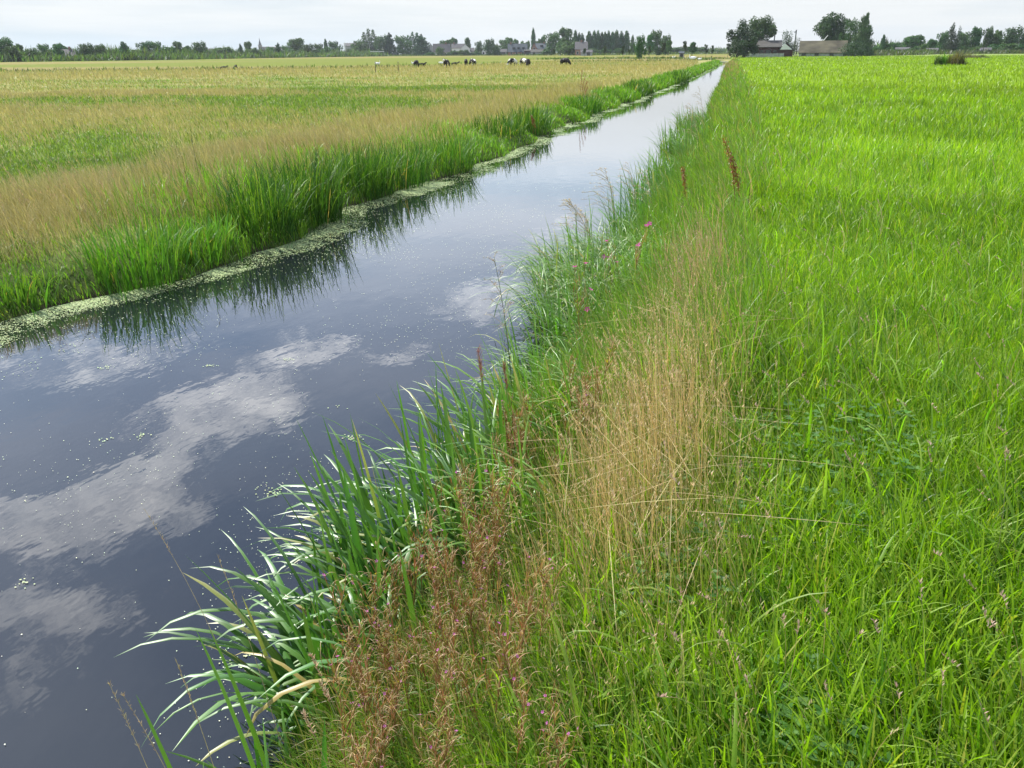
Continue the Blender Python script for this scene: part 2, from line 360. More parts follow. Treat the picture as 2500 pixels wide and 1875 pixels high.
def polar(n, r0, r1, a0, a1, power=1.):
    """n points, azimuth a0..a1 from +Y towards +X (degrees), uniform per area, thinned as 1/r**power beyond"""
    u = rng.random(n)
    if abs(2-power) < 1e-6: r = r0*(r1/r0)**u
    else: r = (r0**(2-power) + u*(r1**(2-power)-r0**(2-power)))**(1/(2-power))
    a = np.radians(a0 + (a1-a0)*rng.random(n)); return r*np.sin(a), r*np.cos(a), r
def jit(col, n, s=.12):
    c = np.asarray(col)*np.ones((n, 3)); return np.clip(c*(1+rng.normal(0, s, (n, 1)))*(1+rng.normal(0, s*.4, (n, 3))), 0.002, .9)
WIND = math.pi     # leans towards -X
def az_wind(n, spread=1.2): return WIND + rng.normal(0, spread, n)
def heads(A, P, L, wd, col, n=7, spread=.25, droop=.3, size=.012):
    """seed heads: small slivers round the top part of each stem; P (N,seg+1,3)"""
    N = len(P); top = P[:, -1]; dirv = P[:, -1]-P[:, -2]; dirv = dirv/np.linalg.norm(dirv, axis=1)[:, None]
    for k in range(n):
        f = rng.random(N)[:, None]; b = top - dirv*L[:, None]*f
        a = rng.random(N)*6.283; A.add(*blades(b, size*(.7+rng.random(N)*.6), wd*np.ones(N), a, np.abs(rng.normal(spread, .2, N)), droop*np.ones(N), jit(col, N, .15), seg=2))

# ---- right meadow: lush green grass
MW = Acc()
G1 = np.array([.185, .335, .012]); G2 = np.array([.265, .42, .020]); G3 = np.array([.075, .195, .018]); YEL = np.array([.37, .38, .06])
def meadow(n, r0, r1, a0, a1, power, h0, w0, wk, seg, layer=0):
    x, y, r = polar(n, r0, r1, a0, a1, power)
    sr = x - right_edge(y); lim = .70 + .35*(vnoise(y, y*0, 1.1, 44)-.5)
    lim = np.where(y < 3.2, .85 + .25*(y-1)*.2, lim)
    keep = (sr > lim*(.6+.6*rng.random(n)))
    x, y, r = x[keep], y[keep], r[keep]; n = len(x)
    cl = vnoise(x, y, 1.6, 50, 3); cl2 = vnoise(x, y, .45, 51, 3); cl3 = vnoise(x, y, 4.5, 52, 2)
    L = h0*(.45+.75*cl+.35*cl3)*(.7+.55*rng.random(n)); wd = np.maximum(w0, wk*r)*(.7+.6*rng.random(n))
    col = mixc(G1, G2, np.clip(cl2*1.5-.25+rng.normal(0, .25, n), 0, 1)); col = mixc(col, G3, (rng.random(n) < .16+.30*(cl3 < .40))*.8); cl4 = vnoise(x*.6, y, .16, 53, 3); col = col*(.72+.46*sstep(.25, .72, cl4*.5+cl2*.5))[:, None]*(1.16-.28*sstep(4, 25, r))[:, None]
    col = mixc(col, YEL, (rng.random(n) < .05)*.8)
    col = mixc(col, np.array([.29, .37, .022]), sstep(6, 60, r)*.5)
    col *= (1+rng.normal(0, .12, (n, 1))); col = np.clip(col, .004, .8)
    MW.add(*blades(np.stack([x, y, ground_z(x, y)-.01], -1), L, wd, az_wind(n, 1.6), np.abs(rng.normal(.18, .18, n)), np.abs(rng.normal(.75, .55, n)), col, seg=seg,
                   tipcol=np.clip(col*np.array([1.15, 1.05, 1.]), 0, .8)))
meadow(56000, .75, 3.2, -25, 100, .8, .16, .0046, .0016, 4)
meadow(26000, .8, 4.5, -20, 85, 1., .22, .0075, .0018, 5)
meadow(75000, 3.0, 11., -6, 55, 1.2, .20, .0042, .00085, 4)
meadow(80000, 10., 45., -3, 40, 1.6, .26, .006, .00075, 3)
meadow(60000, 40., 265., -1, 34, 1.7, .27, .012, .00075, 2)
# short under-storey that closes the sward near the feet
x, y, r = polar(52000, .7, 3.6, -25, 100, 1.); k = (x-right_edge(y)) > .55; x, y, r = x[k], y[k], r[k]; n = len(x)
MW.add(*blades(np.stack([x, y, ground_z(x, y)-.01], -1), .05+.08*rng.random(n), .0035+.002*rng.random(n), rng.random(n)*6.28, np.abs(rng.normal(.5, .4, n)), np.abs(rng.normal(.6, .5, n)),
               jit(mixc(G1, G3, rng.random(n)*.8), n, .18), seg=2))
# taller, broader blades that arch over the sward
def tall(n, r0, r1, a0, a1, L0, w0, power=1.):
    x, y, r = polar(n, r0, r1, a0, a1, power); k = ((x-right_edge(y)) > .85) & (vnoise(x, y, 1.2, 60) > .36+.25*rng.random(n)); x, y, r = x[k], y[k], r[k]; n = len(x)
    col = jit(mixc(np.array([.19, .36, .025]), np.array([.33, .43, .07]), rng.random(n)**2), n, .12)
    MW.add(*blades(np.stack([x, y, ground_z(x, y)-.01], -1), L0*(.6+.7*rng.random(n)), w0*(.6+.7*rng.random(n)), az_wind(n, 1.1), np.abs(rng.normal(.22, .18, n)), np.abs(rng.normal(1.15, .7, n)), col, seg=7, fold=True, p=1.8))
tall(1000, .9, 4., -15, 75, .34, .0115); tall(1900, 4., 12., 0, 45, .40, .009); tall(2500, 12., 40, 1, 36, .45, .014)
tag(link('grass', MW.mesh('grass', M_GRASS)), kind='stuff')

# ---- seed heads of the meadow, straw stems
MS = Acc()
x, y, r = polar(520, 1.5, 14, 0, 60, 1.4); k = (x-right_edge(y)) > .9; x, y = x[k], y[k]; n = len(x)
c = jit((.34, .30, .13), n, .12); V, Q, cc, P = blades(np.stack([x, y, ground_z(x, y)], -1), .30+.16*rng.random(n), np.maximum(.0022, .0009*np.hypot(x, y)), az_wind(n, .8), np.abs(rng.normal(.15, .12, n)), np.abs(rng.normal(.7, .4, n)), c, seg=6)
MS.add(V, Q, cc); heads(MS, P, .05*np.ones(n), .004, (.46, .33, .25), n=14, spread=.5, size=.012)
CV = Acc()      # clover and other small broad leaves low in the sward
x, y, r = polar(9000, .8, 4.5, -20, 80, 1.2); k = ((x-right_edge(y)) > .9) & (vnoise(x, y, 1.5, 140) > .52); x, y = x[k], y[k]; n = len(x)
bz = ground_z(x, y)+.05+.10*rng.random(n); a0 = rng.random(n)*6.28; cc = jit(mixc(np.array((.07, .20, .03)), np.array((.14, .30, .03)), rng.random(n)), n, .12)
for q in range(3):
    CV.add(*blades(np.stack([x, y, bz], -1), .016+.012*rng.random(n), .013+.006*rng.random(n), a0+q*2.09, np.full(n, 1.15), np.full(n, .5), cc, seg=3, twist=.1, body=.4))
tag(link('clover', CV.mesh('clover', M_GRASS)), kind='stuff')
tag(link('meadow_seed_grass', MS.mesh('meadow_seed_grass', M_DRY)), kind='stuff')

# ---- left field
LF = Acc(); LD = Acc()
def left_field(n, r0, r1, a0, a1, power, w0, wk, seg):
    x, y, r = polar(n, r0, r1, a0, a1, power); s = left_edge(y)-x
    k = (s > .75+.9*(vnoise(y, y*0+6., .8, 77)-.35)) & (y > -1) & ((y < ditch_y(x)-1.5)); x, y, r, s = x[k], y[k], r[k], s[k]; n = len(x)
    ta = tan_amount(x, y); dry = rng.random(n) < ta*.95; gz = ground_z(x, y)
    cl = vnoise(x, y, 1.1, 70); grn = ~dry
    for m, A in ((dry, LD), (grn, LF)):
        nn = m.sum()
        if A is LD:
            col = mixc(TAN*1.3, PINKTAN*1.2, np.clip(vnoise(x[m], y[m], .3, 71)*1.6-.45, 0, 1)); col = mixc(col, np.array([.34, .33, .08]), rng.random(nn)*.8)
            near = np.exp(-((s[m]-2.2)/1.6)**2)
            L = (.15+.15*cl[m]+.13*near*(y[m] < 60)+.20*sstep(55, 90, r[m]))*(.7+.5*rng.random(nn)); wd = np.maximum(w0*.6, wk*r[m]*.8)
            az = WIND + rng.normal(0, .8, nn); t0 = np.abs(rng.normal(.22, .15, nn)); t1 = np.abs(rng.normal(.5, .25, nn))
        else:
            col = mixc(np.array([.145, .235, .028]), np.array([.26, .29, .05]), np.clip(cl[m]+rng.normal(0, .2, nn), 0, 1))
            col = mixc(col, np.array([.085, .18, .02]), (1-ta[m])*.35)
            L = (.09+.11*cl[m])*(.7+.5*rng.random(nn)); wd = np.maximum(w0, wk*r[m])
            az = WIND + rng.normal(0, 1.3, nn); t0 = np.abs(rng.normal(.2, .2, nn)); t1 = np.abs(rng.normal(.8, .4, nn))
        col = np.clip(col*(1+rng.normal(0, .13, (nn, 1))), .005, .8)
        A.add(*blades(np.stack([x[m], y[m], gz[m]-.01], -1), L, wd, az, t0, t1, col, seg=seg))
left_field(150000, 6., 16., -85, -22, 1.0, .004, .00065, 4)
left_field(130000, 15., 45., -62, -8, 1.5, .006, .00070, 3)
left_field(100000, 42., 185., -56, -2, 1.7, .012, .00072, 2)
# plumes of ripe grass near the bank
x, y, r = polar(6500, 7, 40, -80, -9, 1.6); s = left_edge(y)-x; k = (s > 1.0) & (rng.random(len(x)) < tan_amount(x, y)**1.5*1.2) & (rng.random(len(x)) < .25+np.exp(-((s-2.4)/2.2)**2)); x, y = x[k], y[k]; n = len(x)
V, Q, cc, P = blades(np.stack([x, y, ground_z(x, y)], -1), .34+.2*rng.random(n), np.maximum(.0025, .0006*np.hypot(x, y)), WIND+rng.normal(0, .5, n), np.abs(rng.normal(.2, .1, n)), np.abs(rng.normal(.5, .2, n)), jit((.42, .33, .15), n), seg=5)
LD.add(V, Q, cc); heads(LD, P, .11*np.ones(n), .0045, (.50, .36, .22), n=6, spread=.35, size=.03)
tag(link('field_grass', LF.mesh('field_grass', M_GRASS)), kind='stuff')
tag(link('dry_grass', LD.mesh('dry_grass', M_DRY)), kind='stuff')

# ---- green fringe on both banks (uncounted), between and behind the clumps
BK = Acc()
def fringe_left(n, y0, y1, smin, smax, L0, wdth, cgreen, seg=5, power=1.):
    u = rng.random(n); y = y0*(y1/y0)**u if power else y0+(y1-y0)*u
    s = smin + (smax-smin)*rng.random(n)**1.2; x = left_edge(y)-s
    hgt = (.38+1.0*sstep(.25, .75, vnoise(y, y*0+3, .75, 81, 3)))*(.65+.35*sstep(5.6, 7.5, y)); r = np.hypot(x, y)
    L = L0*hgt*(.6+.5*rng.random(n)); wd = np.maximum(wdth, .0007*r)*(.7+.6*rng.random(n))
    col = mixc(np.array([.095, .235, .018]), np.array([.20, .36, .03]), np.clip(rng.random(n)*.7+.3*vnoise(x, y, 1., 83), 0, 1)); col = mixc(col, np.array([.28, .30, .07]), (rng.random(n) < .12)*.8)
    BK.add(*blades(np.stack([x, y, ground_z(x, y)-.03], -1), L, wd, WIND+rng.normal(0, 1.5, n), np.abs(rng.normal(.16, .12, n)), np.abs(rng.normal(.6, .5, n)), np.clip(col*(1+rng.normal(0, .15, (n, 1))), .004, .8), seg=seg))
fringe_left(13000, 4.2, 30, .03, .8, .21, .0065, 1)
fringe_left(22000, 25, 168, .0, 1.2, .36, .012, 1, seg=3)
fringe_left(3500, 4.2, 20, .8, 1.8, .36, .004, 1)
def fringe_right(n, y0, y1, smin, smax, L0, wdth, seg=5, dryp=.3):
    u = rng.random(n); y = y0*(y1/y0)**u; s = smin+(smax-smin)*rng.random(n); x = right_edge(y)+s; r = np.hypot(x, y)
    L = L0*(.55+.9*vnoise(y, s, .7, 85, 3))*(.6+.5*rng.random(n)); wd = np.maximum(wdth, .0007*r)*(.7+.6*rng.random(n))
    col = mixc(np.array([.12, .26, .022]), np.array([.25, .38, .035]), rng.random(n)); dr = rng.random(n) < dryp*(.3+1.4*vnoise(x, y, .6, 86)); col = mixc(col, np.array([.34, .28, .11]), dr*.85)
    BK.add(*blades(np.stack([x, y, ground_z(x, y)-.03], -1), L, wd, WIND+rng.normal(0, 1.0, n), np.abs(rng.normal(.25, .15, n)), np.abs(rng.normal(.8, .5, n)), np.clip(col*(1+rng.normal(0, .15, (n, 1))), .004, .8), seg=seg))
fringe_right(9000, 1.3, 4.0, .12, 1.0, .34, .0035, 5, .35)
fringe_right(16000, 3.5, 14, .0, 1.2, .50, .0048, 5, .14)
fringe_right(15000, 10, 50, .0, 1.4, .55, .007, 4, .18)
fringe_right(9000, 40, 172, .0, 1.6, .48, .02, 3, .35)
# rough weeds in the cross ditch and on the verge before the village
def strip_pts(n, x0, x1): x = x0+(x1-x0)*rng.random(n); return x, ditch_y(x)+rng.normal(0, 1.6, n)
x, y = strip_pts(16000, -130, -3); n = len(x)
BK.add(*blades(np.stack([x, y, ground_z(x, y)-.1], -1), (.25+.6*vnoise(x, y, .3, 91))*(.6+.7*rng.random(n)), .11+.05*rng.random(n), rng.random(n)*6.28, np.abs(rng.normal(.2, .2, n)), np.abs(rng.normal(.5, .4, n)), jit((.075, .125, .03), n, .25), seg=2))
tag(link('bank_grass', BK.mesh('bank_grass', M_GRASS)), kind='stuff')

# ---- tawny bents on the near bank
TB = Acc()
def bents(n, cx, cy, sx_, sy_, L0, heads_n, lo=.0018, zoff=0., azc=WIND+.3, colr=(.58, .44, .19), lean=.12, droop=.35, headc=(.60, .45, .26)):
    x = cx+rng.normal(0, sx_, n); y = cy+rng.normal(0, sy_, n); k = (x-right_edge(y) > .1) & (np.hypot(x, y) > 1.1); x, y = x[k], y[k]; n = len(x)
    V, Q, cc, P = blades(np.stack([x, y, ground_z(x, y)], -1), L0*(.55+.55*rng.random(n)), np.maximum(lo, .0007*np.hypot(x, y))*(.8+.5*rng.random(n)), azc+rng.normal(0, .9, n), np.abs(rng.normal(lean, .12, n)), np.abs(rng.normal(droop, .3, n)), jit(colr, n, .15), seg=5)
    TB.add(V, Q, cc)
    if heads_n:
        kk = rng.random(n) < .5; heads(TB, P[kk], .07*np.ones(kk.sum()), .0028, headc, n=heads_n, spread=.4, size=.012)
bents(1050, -.14, 3.0, .16, .45, .60, 9); bents(500, -.22, 2.4, .15, .25, .48, 6); bents(620, -.12, 4.1, .17, .55, .54, 8)
bents(560, -.10, 5.8, .13, .7, .56, 8, colr=(.52, .37, .19), headc=(.50, .31, .22)); bents(70, 0.1, 9.0, .2, .9, .45, 5); bents(220, .1, 30, .4, 9, .5, 0, colr=(.30, .30, .08))
bents(600, .1, 100, .5, 30, .6, 0, colr=(.38, .30, .12)); bents(220, -.3, 1.8, .25, .25, .4, 5); bents(600, -.05, 1.75, .2, .4, .38, 4, colr=(.22, .30, .05), headc=(.42, .36, .16)); bents(700, .1, 2.6, .12, .6, .40, 4, colr=(.24, .31, .05), headc=(.42, .36, .16)); bents(200, -.6, 3.9, .15, .5, .5, 5, colr=(.40, .34, .12))
# a few stems lie flat across the others
n = 170; x = -.45+.55*rng.random(n); y = 2.1+3.2*rng.random(n)
TB.add(*blades(np.stack([x, y, ground_z(x, y)+.15+.25*rng.random(n)], -1), .25+.3*rng.random(n), .0024*np.ones(n), rng.random(n)*6.28, 1.35+.25*rng.random(n), .2*rng.random(n), jit((.55, .45, .22), n), seg=4))
tag(link('tawny_grass', TB.mesh('tawny_grass', M_DRY)), kind='stuff')

# ---- duckweed: mats along the left shore and specks adrift
DW = Acc()
def discs(x, y, rr, col, z=WZ+.004):
    n = len(x); a = np.linspace(0, 2*math.pi, 7)[:-1]; ph = rng.random(n)*6.28; sq = .65+.35*rng.random(n)
    px = x[:, None]+rr[:, None]*np.cos(a[None]+ph[:, None]); py = y[:, None]+(rr*sq)[:, None]*np.sin(a[None]+ph[:, None])
    V = np.stack([px, py, np.full_like(px, z)+rng.random((n, 1))*.0015], -1).reshape(-1, 3); b = (np.arange(n)*6)[:, None]
    DW.add(V, np.concatenate([np.concatenate([b, b+1, b+2, b+3], 1), np.concatenate([b, b+3, b+4, b+5], 1)]), np.repeat(jit(col, n, .15), 6, 0))
DC = (.38, .47, .22)
def mat_band(n, y0, y1, wmax, rad_, power=True):
    y = y0*(y1/y0)**rng.random(n); wid = wmax*(.45+.75*vnoise(y, y*0+9, .9, 95, 3)); u = rng.random(n)
    x = left_edge(y)-.12+wid*u*1.15; keep = rng.random(n) < np.clip(1.15-u**1.3, 0, 1)*np.clip(4.0*(vnoise(x, y, 1.9, 96, 4)-.36), .22, 1)
    x, y = x[keep], y[keep]; r = np.hypot(x, y); discs(x, y, np.maximum(rad_, .0007*r)*(.6+.8*rng.random(len(x))), DC)
mat_band(85000, 3.5, 14, .60, .0055); mat_band(5000, 3.5, 14, 1.25, .0045); mat_band(34000, 12, 60, .6, .009); mat_band(6000, 50, 168, .5, .03)
def specks(n, r0, r1, a0, a1, power, rad_, thr=.0):
    x, y, r = polar(n, r0, r1, a0, a1, power); k = (x > left_edge(y)) & (x < right_edge(y)) & (rng.random(n) < .05+3.2*np.clip(vnoise(x*1.4+y*.5, y*.7, 1.0, 97, 4)-.44, 0, 1)); x, y, r = x[k], y[k], r[k]
    discs(x, y, np.maximum(rad_, .0005*r)*(.5+.9*rng.random(len(x))), (.62, .68, .46))
specks(34000, 1.6, 14, -85, -2, .9, .0020); specks(1100, 1.6, 12, -85, -5, .8, .0032); specks(1500, 12, 50, -30, 0, 1.2, .005)
for _ in range(16):      # rafts of a few plants
    a = rad(rng.uniform(-65, -22)); r = rng.uniform(2.4, 6.5); cx, cy = r*math.sin(a), r*math.cos(a); m = rng.integers(5, 28)
    discs(cx+rng.normal(0, .03, m), cy+rng.normal(0, .022, m), .0035+.002*rng.random(m), (.46, .56, .26))
tag(link('duckweed', DW.mesh('duckweed', M_DUCK)), kind='stuff')

# ------------------------------------------------------------------ broad-leaved clumps standing in the water's edge
def reed_clump(label, x, y, z, n, L0, w0, az, spread, radius, col, group, droop=1.5, lean=.3, pale=.3, fold=True, seg=9, stretch=1.0, up=.32, radial=0., lit_tip=None):
    """one clump of broad leaves: upright young blades in the middle, arching old ones outside"""
    A = Acc(); a = rng.random(n)*6.283; rr = radius*np.sqrt(rng.random(n)); bx = rr*np.cos(a); by = rr*np.sin(a)*stretch
    isup = rng.random(n) < up
    azs = az+rng.normal(0, spread, n)
    if radial: m_ = rng.random(n) < radial; azs = np.where(m_, a+rng.normal(0, .5, n), azs)
    t0 = np.where(isup, np.abs(rng.normal(.16, .1, n)), np.abs(rng.normal(lean, .16, n))); t1 = np.where(isup, np.abs(rng.normal(.15, .12, n)), np.abs(rng.normal(droop, .38, n)))
    c = mixc(np.array(col), np.array((.20, .34, .06)), rng.random(n)*pale); c = jit(c, n, .12)
    old = (rng.random(n) < .03) & ~isup; c[old] = (.42, .33, .09)
    tip = np.where(rng.random(n)[:, None] < .08, np.array((.40, .38, .12))*np.ones((n, 3)), c)
    if lit_tip is not None: tm = rng.random(n) < .30; tip = np.where(tm[:, None], jit(lit_tip, n, .12), c*1.15)  # sunlit tops painted into the tip colour of some blades
    base = np.stack([bx, by, np.zeros(n)-.05], -1)
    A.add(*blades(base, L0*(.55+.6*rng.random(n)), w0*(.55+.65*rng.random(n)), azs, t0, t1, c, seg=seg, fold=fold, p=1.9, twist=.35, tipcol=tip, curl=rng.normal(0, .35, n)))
    if n > 60:
        k = n//2; b2 = np.stack([rng.normal(0, radius*.55, k), rng.normal(0, radius*.55, k)*stretch, np.zeros(k)-.05], -1)      # stubble and short shoots at the foot
        A.add(*blades(b2, L0*(.2+.3*rng.random(k)), w0*.6*(.5+.6*rng.random(k)), rng.random(k)*6.28, np.abs(rng.normal(.3, .25, k)), np.abs(rng.normal(.6, .4, k)), jit(np.array(col)*.9, k, .15), seg=4, fold=False))
    t = empty('reed_clump', (x, y, z)); tag(t, label, 'reed clump', group)
    link('leaves', A.mesh('reed_leaves', M_REED if fold else M_REEDF), t); return t
DKG = (.075, .215, .028); MDG = (.10, .26, .026); LTG = (.17, .36, .028)
NB = 'broad-leaved reed clumps along the near bank'
W_ = WIND
reed_clump('broad reed clump spilling over the black water at the bottom edge, below the pink flowers', -.92, 1.25, WZ+.05, 18, .50, .022, W_-.25, .7, .12, MDG, NB, 1.7, .35)
reed_clump('dense dark green reed clump arching over the water left of the pink-flowered willowherb', -1.02, 1.9, WZ+.05, 150, .76, .026, W_-.1, .66, .25, DKG, NB, 1.8, .30)
reed_clump('largest reed clump with tall upright blades and silvery bent leaves above the willowherb', -.98, 2.45, WZ+.05, 195, .82, .028, W_-.1, .66, .31, DKG, NB, 1.65, .26)
reed_clump('reed clump with three sword-like blades rising against the water, upper end of the near patch', -.90, 3.05, WZ+.05, 160, .86, .025, W_-.1, .66, .31, MDG, NB, 1.45, .24)
reed_clump('bright green reed clump on the bank slope between the willowherb and the tawny grass', -.56, 2.65, -.25, 110, .66, .018, W_, .7, .27, LTG, NB, 1.4, .26)
reed_clump('light green reed clump squeezed between the reeds and the lower end of the tawny grass', -.45, 3.5, -.2, 110, .62, .016, W_, .8, .27, LTG, NB, 1.4, .26, stretch=1.4)
reed_clump('bright green reed clump leaning out beside the tawny grass', -.76, 3.75, WZ+.08, 130, .78, .018, W_, .8, .27, LTG, NB, 1.4, .3)
reed_clump('narrow-leaved reed clump at the foot of the lone flowering grass', -.84, 4.45, WZ+.08, 170, .66, .015, W_, .8, .28, MDG, NB, 1.5, .35)
reed_clump('loose reed clump behind the lone flowering grass where the bank bends', -.78, 5.2, WZ+.08, 190, .66, .014, W_, .8, .3, MDG, NB, 1.5, .35)
reed_clump('green grass tuft on the bank top between the blue-green clumps and the tan bents', -.42, 6.6, -.15, 300, .55, .010, W_, 1.0, .34, LTG, NB, 1.4, .3, seg=6, stretch=2.2)
BL = (.14, .29, .045)
for lab, x, y, n, L in (('shaggy blue-green clump bulging over the water below the pink flower', -1.05, 6.15, 190, .72),
                        ('wide blue-green clump at the widest bulge of the near bank', -1.18, 7.1, 230, .74),
                        ('blue-green clump under the two pink flower spikes', -1.0, 8.0, 190, .70)):
    reed_clump(lab, x+.1, y, WZ+.15, int(n*2.6), L*.9, .0125, W_, .8, .44, BL, NB, 1.9, .42, pale=.55, up=.10, seg=8, stretch=1.15, radial=.3)
reed_clump('reed clump at the foot of the feathery grass heads', -.80, 9.3, WZ+.12, 340, .7, .012, W_, .9, .4, MDG, NB, 1.4, .3, seg=6, stretch=1.4)
reed_clump('upright reed clump just past the feathery grass heads', -.72, 11.2, WZ+.12, 360, .7, .013, W_, .9, .45, MDG, NB, 1.2, .25, seg=6, stretch=1.6)
reed_clump('green reed clump beside the rusty dock stalk', -.70, 13.4, WZ+.12, 340, .7, .015, W_, .9, .45, LTG, NB, 1.2, .25, seg=6, stretch=1.6)
reed_clump('dark reed clump where the near bank narrows the water in mid distance', -.75, 17.5, WZ+.12, 460, .75, .018, W_, .9, .5, BL, NB, 1.2, .25, seg=5, stretch=2.2)
reed_clump('farther dark reed clump overhanging the narrowing water', -.7, 22.5, WZ+.12, 460, .75, .022, W_, .9, .5, BL, NB, 1.2, .25, seg=5, stretch=3)
FBG = 'reed clumps along the far bank'
def far_clump(lab, px, py, n, L, col=LTG, rad_=.35, w=.012, dr=.45, ln=.12, st=1.2):
    v_ = ray(px*2500/2212, py*2500/2212); t_ = (WZ-EYE[2])/v_[2]; y = v_[1]*t_; x = min(v_[0]*t_, left_edge(y)-.12)
    reed_clump(lab, x-.15, y, WZ+.06, int(n*1.35), L*.84, max(w*1.25, .0010*y), W_+.6, 1.6, rad_, col, FBG, dr+.25, ln+.02, pale=.18, fold=False, seg=6, stretch=st, up=.35, radial=.6, lit_tip=(.22, .36, .035))  # bright tips imitate sunlit tops; most leaf colours are darkened for shaded sides
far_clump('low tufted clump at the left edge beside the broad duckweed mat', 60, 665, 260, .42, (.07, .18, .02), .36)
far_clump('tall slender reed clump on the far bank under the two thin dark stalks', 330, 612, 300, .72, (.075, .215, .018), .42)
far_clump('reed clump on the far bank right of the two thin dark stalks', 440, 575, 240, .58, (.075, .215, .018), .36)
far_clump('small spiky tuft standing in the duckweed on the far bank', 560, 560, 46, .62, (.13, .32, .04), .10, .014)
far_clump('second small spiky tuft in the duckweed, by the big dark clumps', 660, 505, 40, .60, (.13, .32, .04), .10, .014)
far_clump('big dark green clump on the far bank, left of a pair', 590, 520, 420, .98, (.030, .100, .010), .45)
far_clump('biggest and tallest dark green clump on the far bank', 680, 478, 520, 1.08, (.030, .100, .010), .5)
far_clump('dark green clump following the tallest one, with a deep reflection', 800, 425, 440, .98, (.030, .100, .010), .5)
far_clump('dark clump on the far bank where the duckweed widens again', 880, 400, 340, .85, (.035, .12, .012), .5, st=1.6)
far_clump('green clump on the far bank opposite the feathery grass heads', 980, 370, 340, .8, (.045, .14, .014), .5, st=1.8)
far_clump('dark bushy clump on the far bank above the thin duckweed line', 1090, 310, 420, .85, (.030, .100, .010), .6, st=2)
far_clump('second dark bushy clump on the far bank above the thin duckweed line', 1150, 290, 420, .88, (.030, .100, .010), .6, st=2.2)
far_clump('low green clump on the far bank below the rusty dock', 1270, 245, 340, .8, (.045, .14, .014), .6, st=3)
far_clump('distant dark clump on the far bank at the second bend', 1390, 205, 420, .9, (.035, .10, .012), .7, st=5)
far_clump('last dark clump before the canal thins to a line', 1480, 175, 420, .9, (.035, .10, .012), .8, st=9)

# ------------------------------------------------------------------ flowering plants
M_WSTEM = m_plain('willowherb_stem', (.26, .14, .05), .7, .35, 30.)
def willowherb_meshes(seed, h=.62):
    """stem with side branches; red-brown pods, some split into pale curls; narrow leaves; pink flowers"""
    r = np.random.default_rng(seed); sb = MB(); pods = Acc(); lv = Acc(); tips = []
    lean = r.uniform(-.14, .14); top = (lean-.06, r.uniform(-.08, .08), h)
    def pt(f): return (top[0]*f**1.5, top[1]*f**1.5, h*f)
    sb.tube([pt(f) for f in (0, .25, .5, .75, 1)], [.0028, .0025, .002, .0016, .0008], 5)
    axes = [(pt(.45), pt(1.))]
    for k in range(r.integers(5, 9)):
        f = r.uniform(.35, .85); p0 = np.array(pt(f)); a = r.uniform(0, 6.28); l = r.uniform(.12, .26)*(1.2-f*.6)
        p1 = p0+np.array([math.cos(a)*l*.35, math.sin(a)*l*.35, l]); sb.tube([tuple(p0), tuple((p0+p1)/2+np.array([math.cos(a), math.sin(a), 0])*.012), tuple(p1)], [.0016, .0013, .0006], 4); axes.append((tuple(p0), tuple(p1)))
    for p0, p1 in axes:
        p0 = np.array(p0); p1 = np.array(p1); n = r.integers(8, 15); f = .15+.85*r.random(n); b = p0+(p1-p0)*f[:, None]; open_ = r.random(n) < .45
        a = r.random(n)*6.28
        pods.add(*blades(b, .045+.03*r.random(n), np.where(open_, .0017, .0020), a, np.full(n, .35), np.where(open_, 1.9, .25), jit(mixc(np.array((.30, .12, .05)), np.array((.55, .38, .21)), open_*.9), n, .15), seg=5, twist=.2))
        m = r.integers(3, 7); f = r.random(m)*.8; b = p0+(p1-p0)*f[:, None]
        lv.add(*blades(b, .03+.03*r.random(m), .0042+.002*r.random(m), r.random(m)*6.28, np.full(m, .7), np.full(m, .5), jit(mixc(np.array((.20, .30, .03)), np.array((.42, .16, .05)), r.random(m)*.7), m, .15), seg=3))
        tips.append(tuple(p1))
    m = 10; b = np.array([pt(f) for f in r.uniform(.05, .6, m)])
    lv.add(*blades(b, .05+.03*r.random(m), .006+.002*r.random(m), r.random(m)*6.28, np.full(m, .8), np.full(m, .7), jit((.12, .22, .03), m, .2), seg=3))
    return sb.mesh('stem', M_WSTEM), pods.mesh('seed_pods', M_DRY), lv.mesh('leaves', M_GRASS), tips
def flower_mesh(name, size, col):
    V = []; Qs = []; n = 5
    for k in range(n):
        a = 2*math.pi*k/n; i = len(V); d = np.array([math.cos(a), math.sin(a), 0]); s = np.array([-math.sin(a), math.cos(a), 0]); u = np.array([0, 0, 1.])
        V += [d*size*.1, d*size*.6-s*size*.3+u*size*.25, d*size+u*size*.35, d*size*.6+s*size*.3+u*size*.25]; Qs.append((i, i+1, i+2, i+3))
    V = np.array(V); return np_mesh(name, V, np.array(Qs), M_FLOWER, np.ones((len(V), 3))*np.array(col))
FL_S = flower_mesh('flower_small', .0065, (.62, .16, .50)); FL_L = flower_mesh('flower_large', .018, (.70, .07, .42))
WV = [willowherb_meshes(s, h) for s, h in ((1, .66), (2, .58), (3, .7), (4, .5), (5, .62))]
WG = 'pink-flowered willowherb plants in the rusty patch at the bottom'
def willow(x, y, s, v, label, group, nf=3, fm=None, zo=0.):
    st, pd, lf, tips = WV[v]; t = empty('willowherb', (x, y, ground_z(x, y)-.02+zo), rng.random()*6.28, (s, s, s)); tag(t, label, 'wildflower', group)
    link('stem', st, t); link('seed_pods', pd, t); link('leaves', lf, t)
    for k in rng.permutation(len(tips))[:nf]:
        f = link('flower', fm or FL_S, t); f.location = tips[k]; f.rotation_euler = (rng.normal(0, .5), rng.normal(0, .5), rng.random()*6.28)
    return t
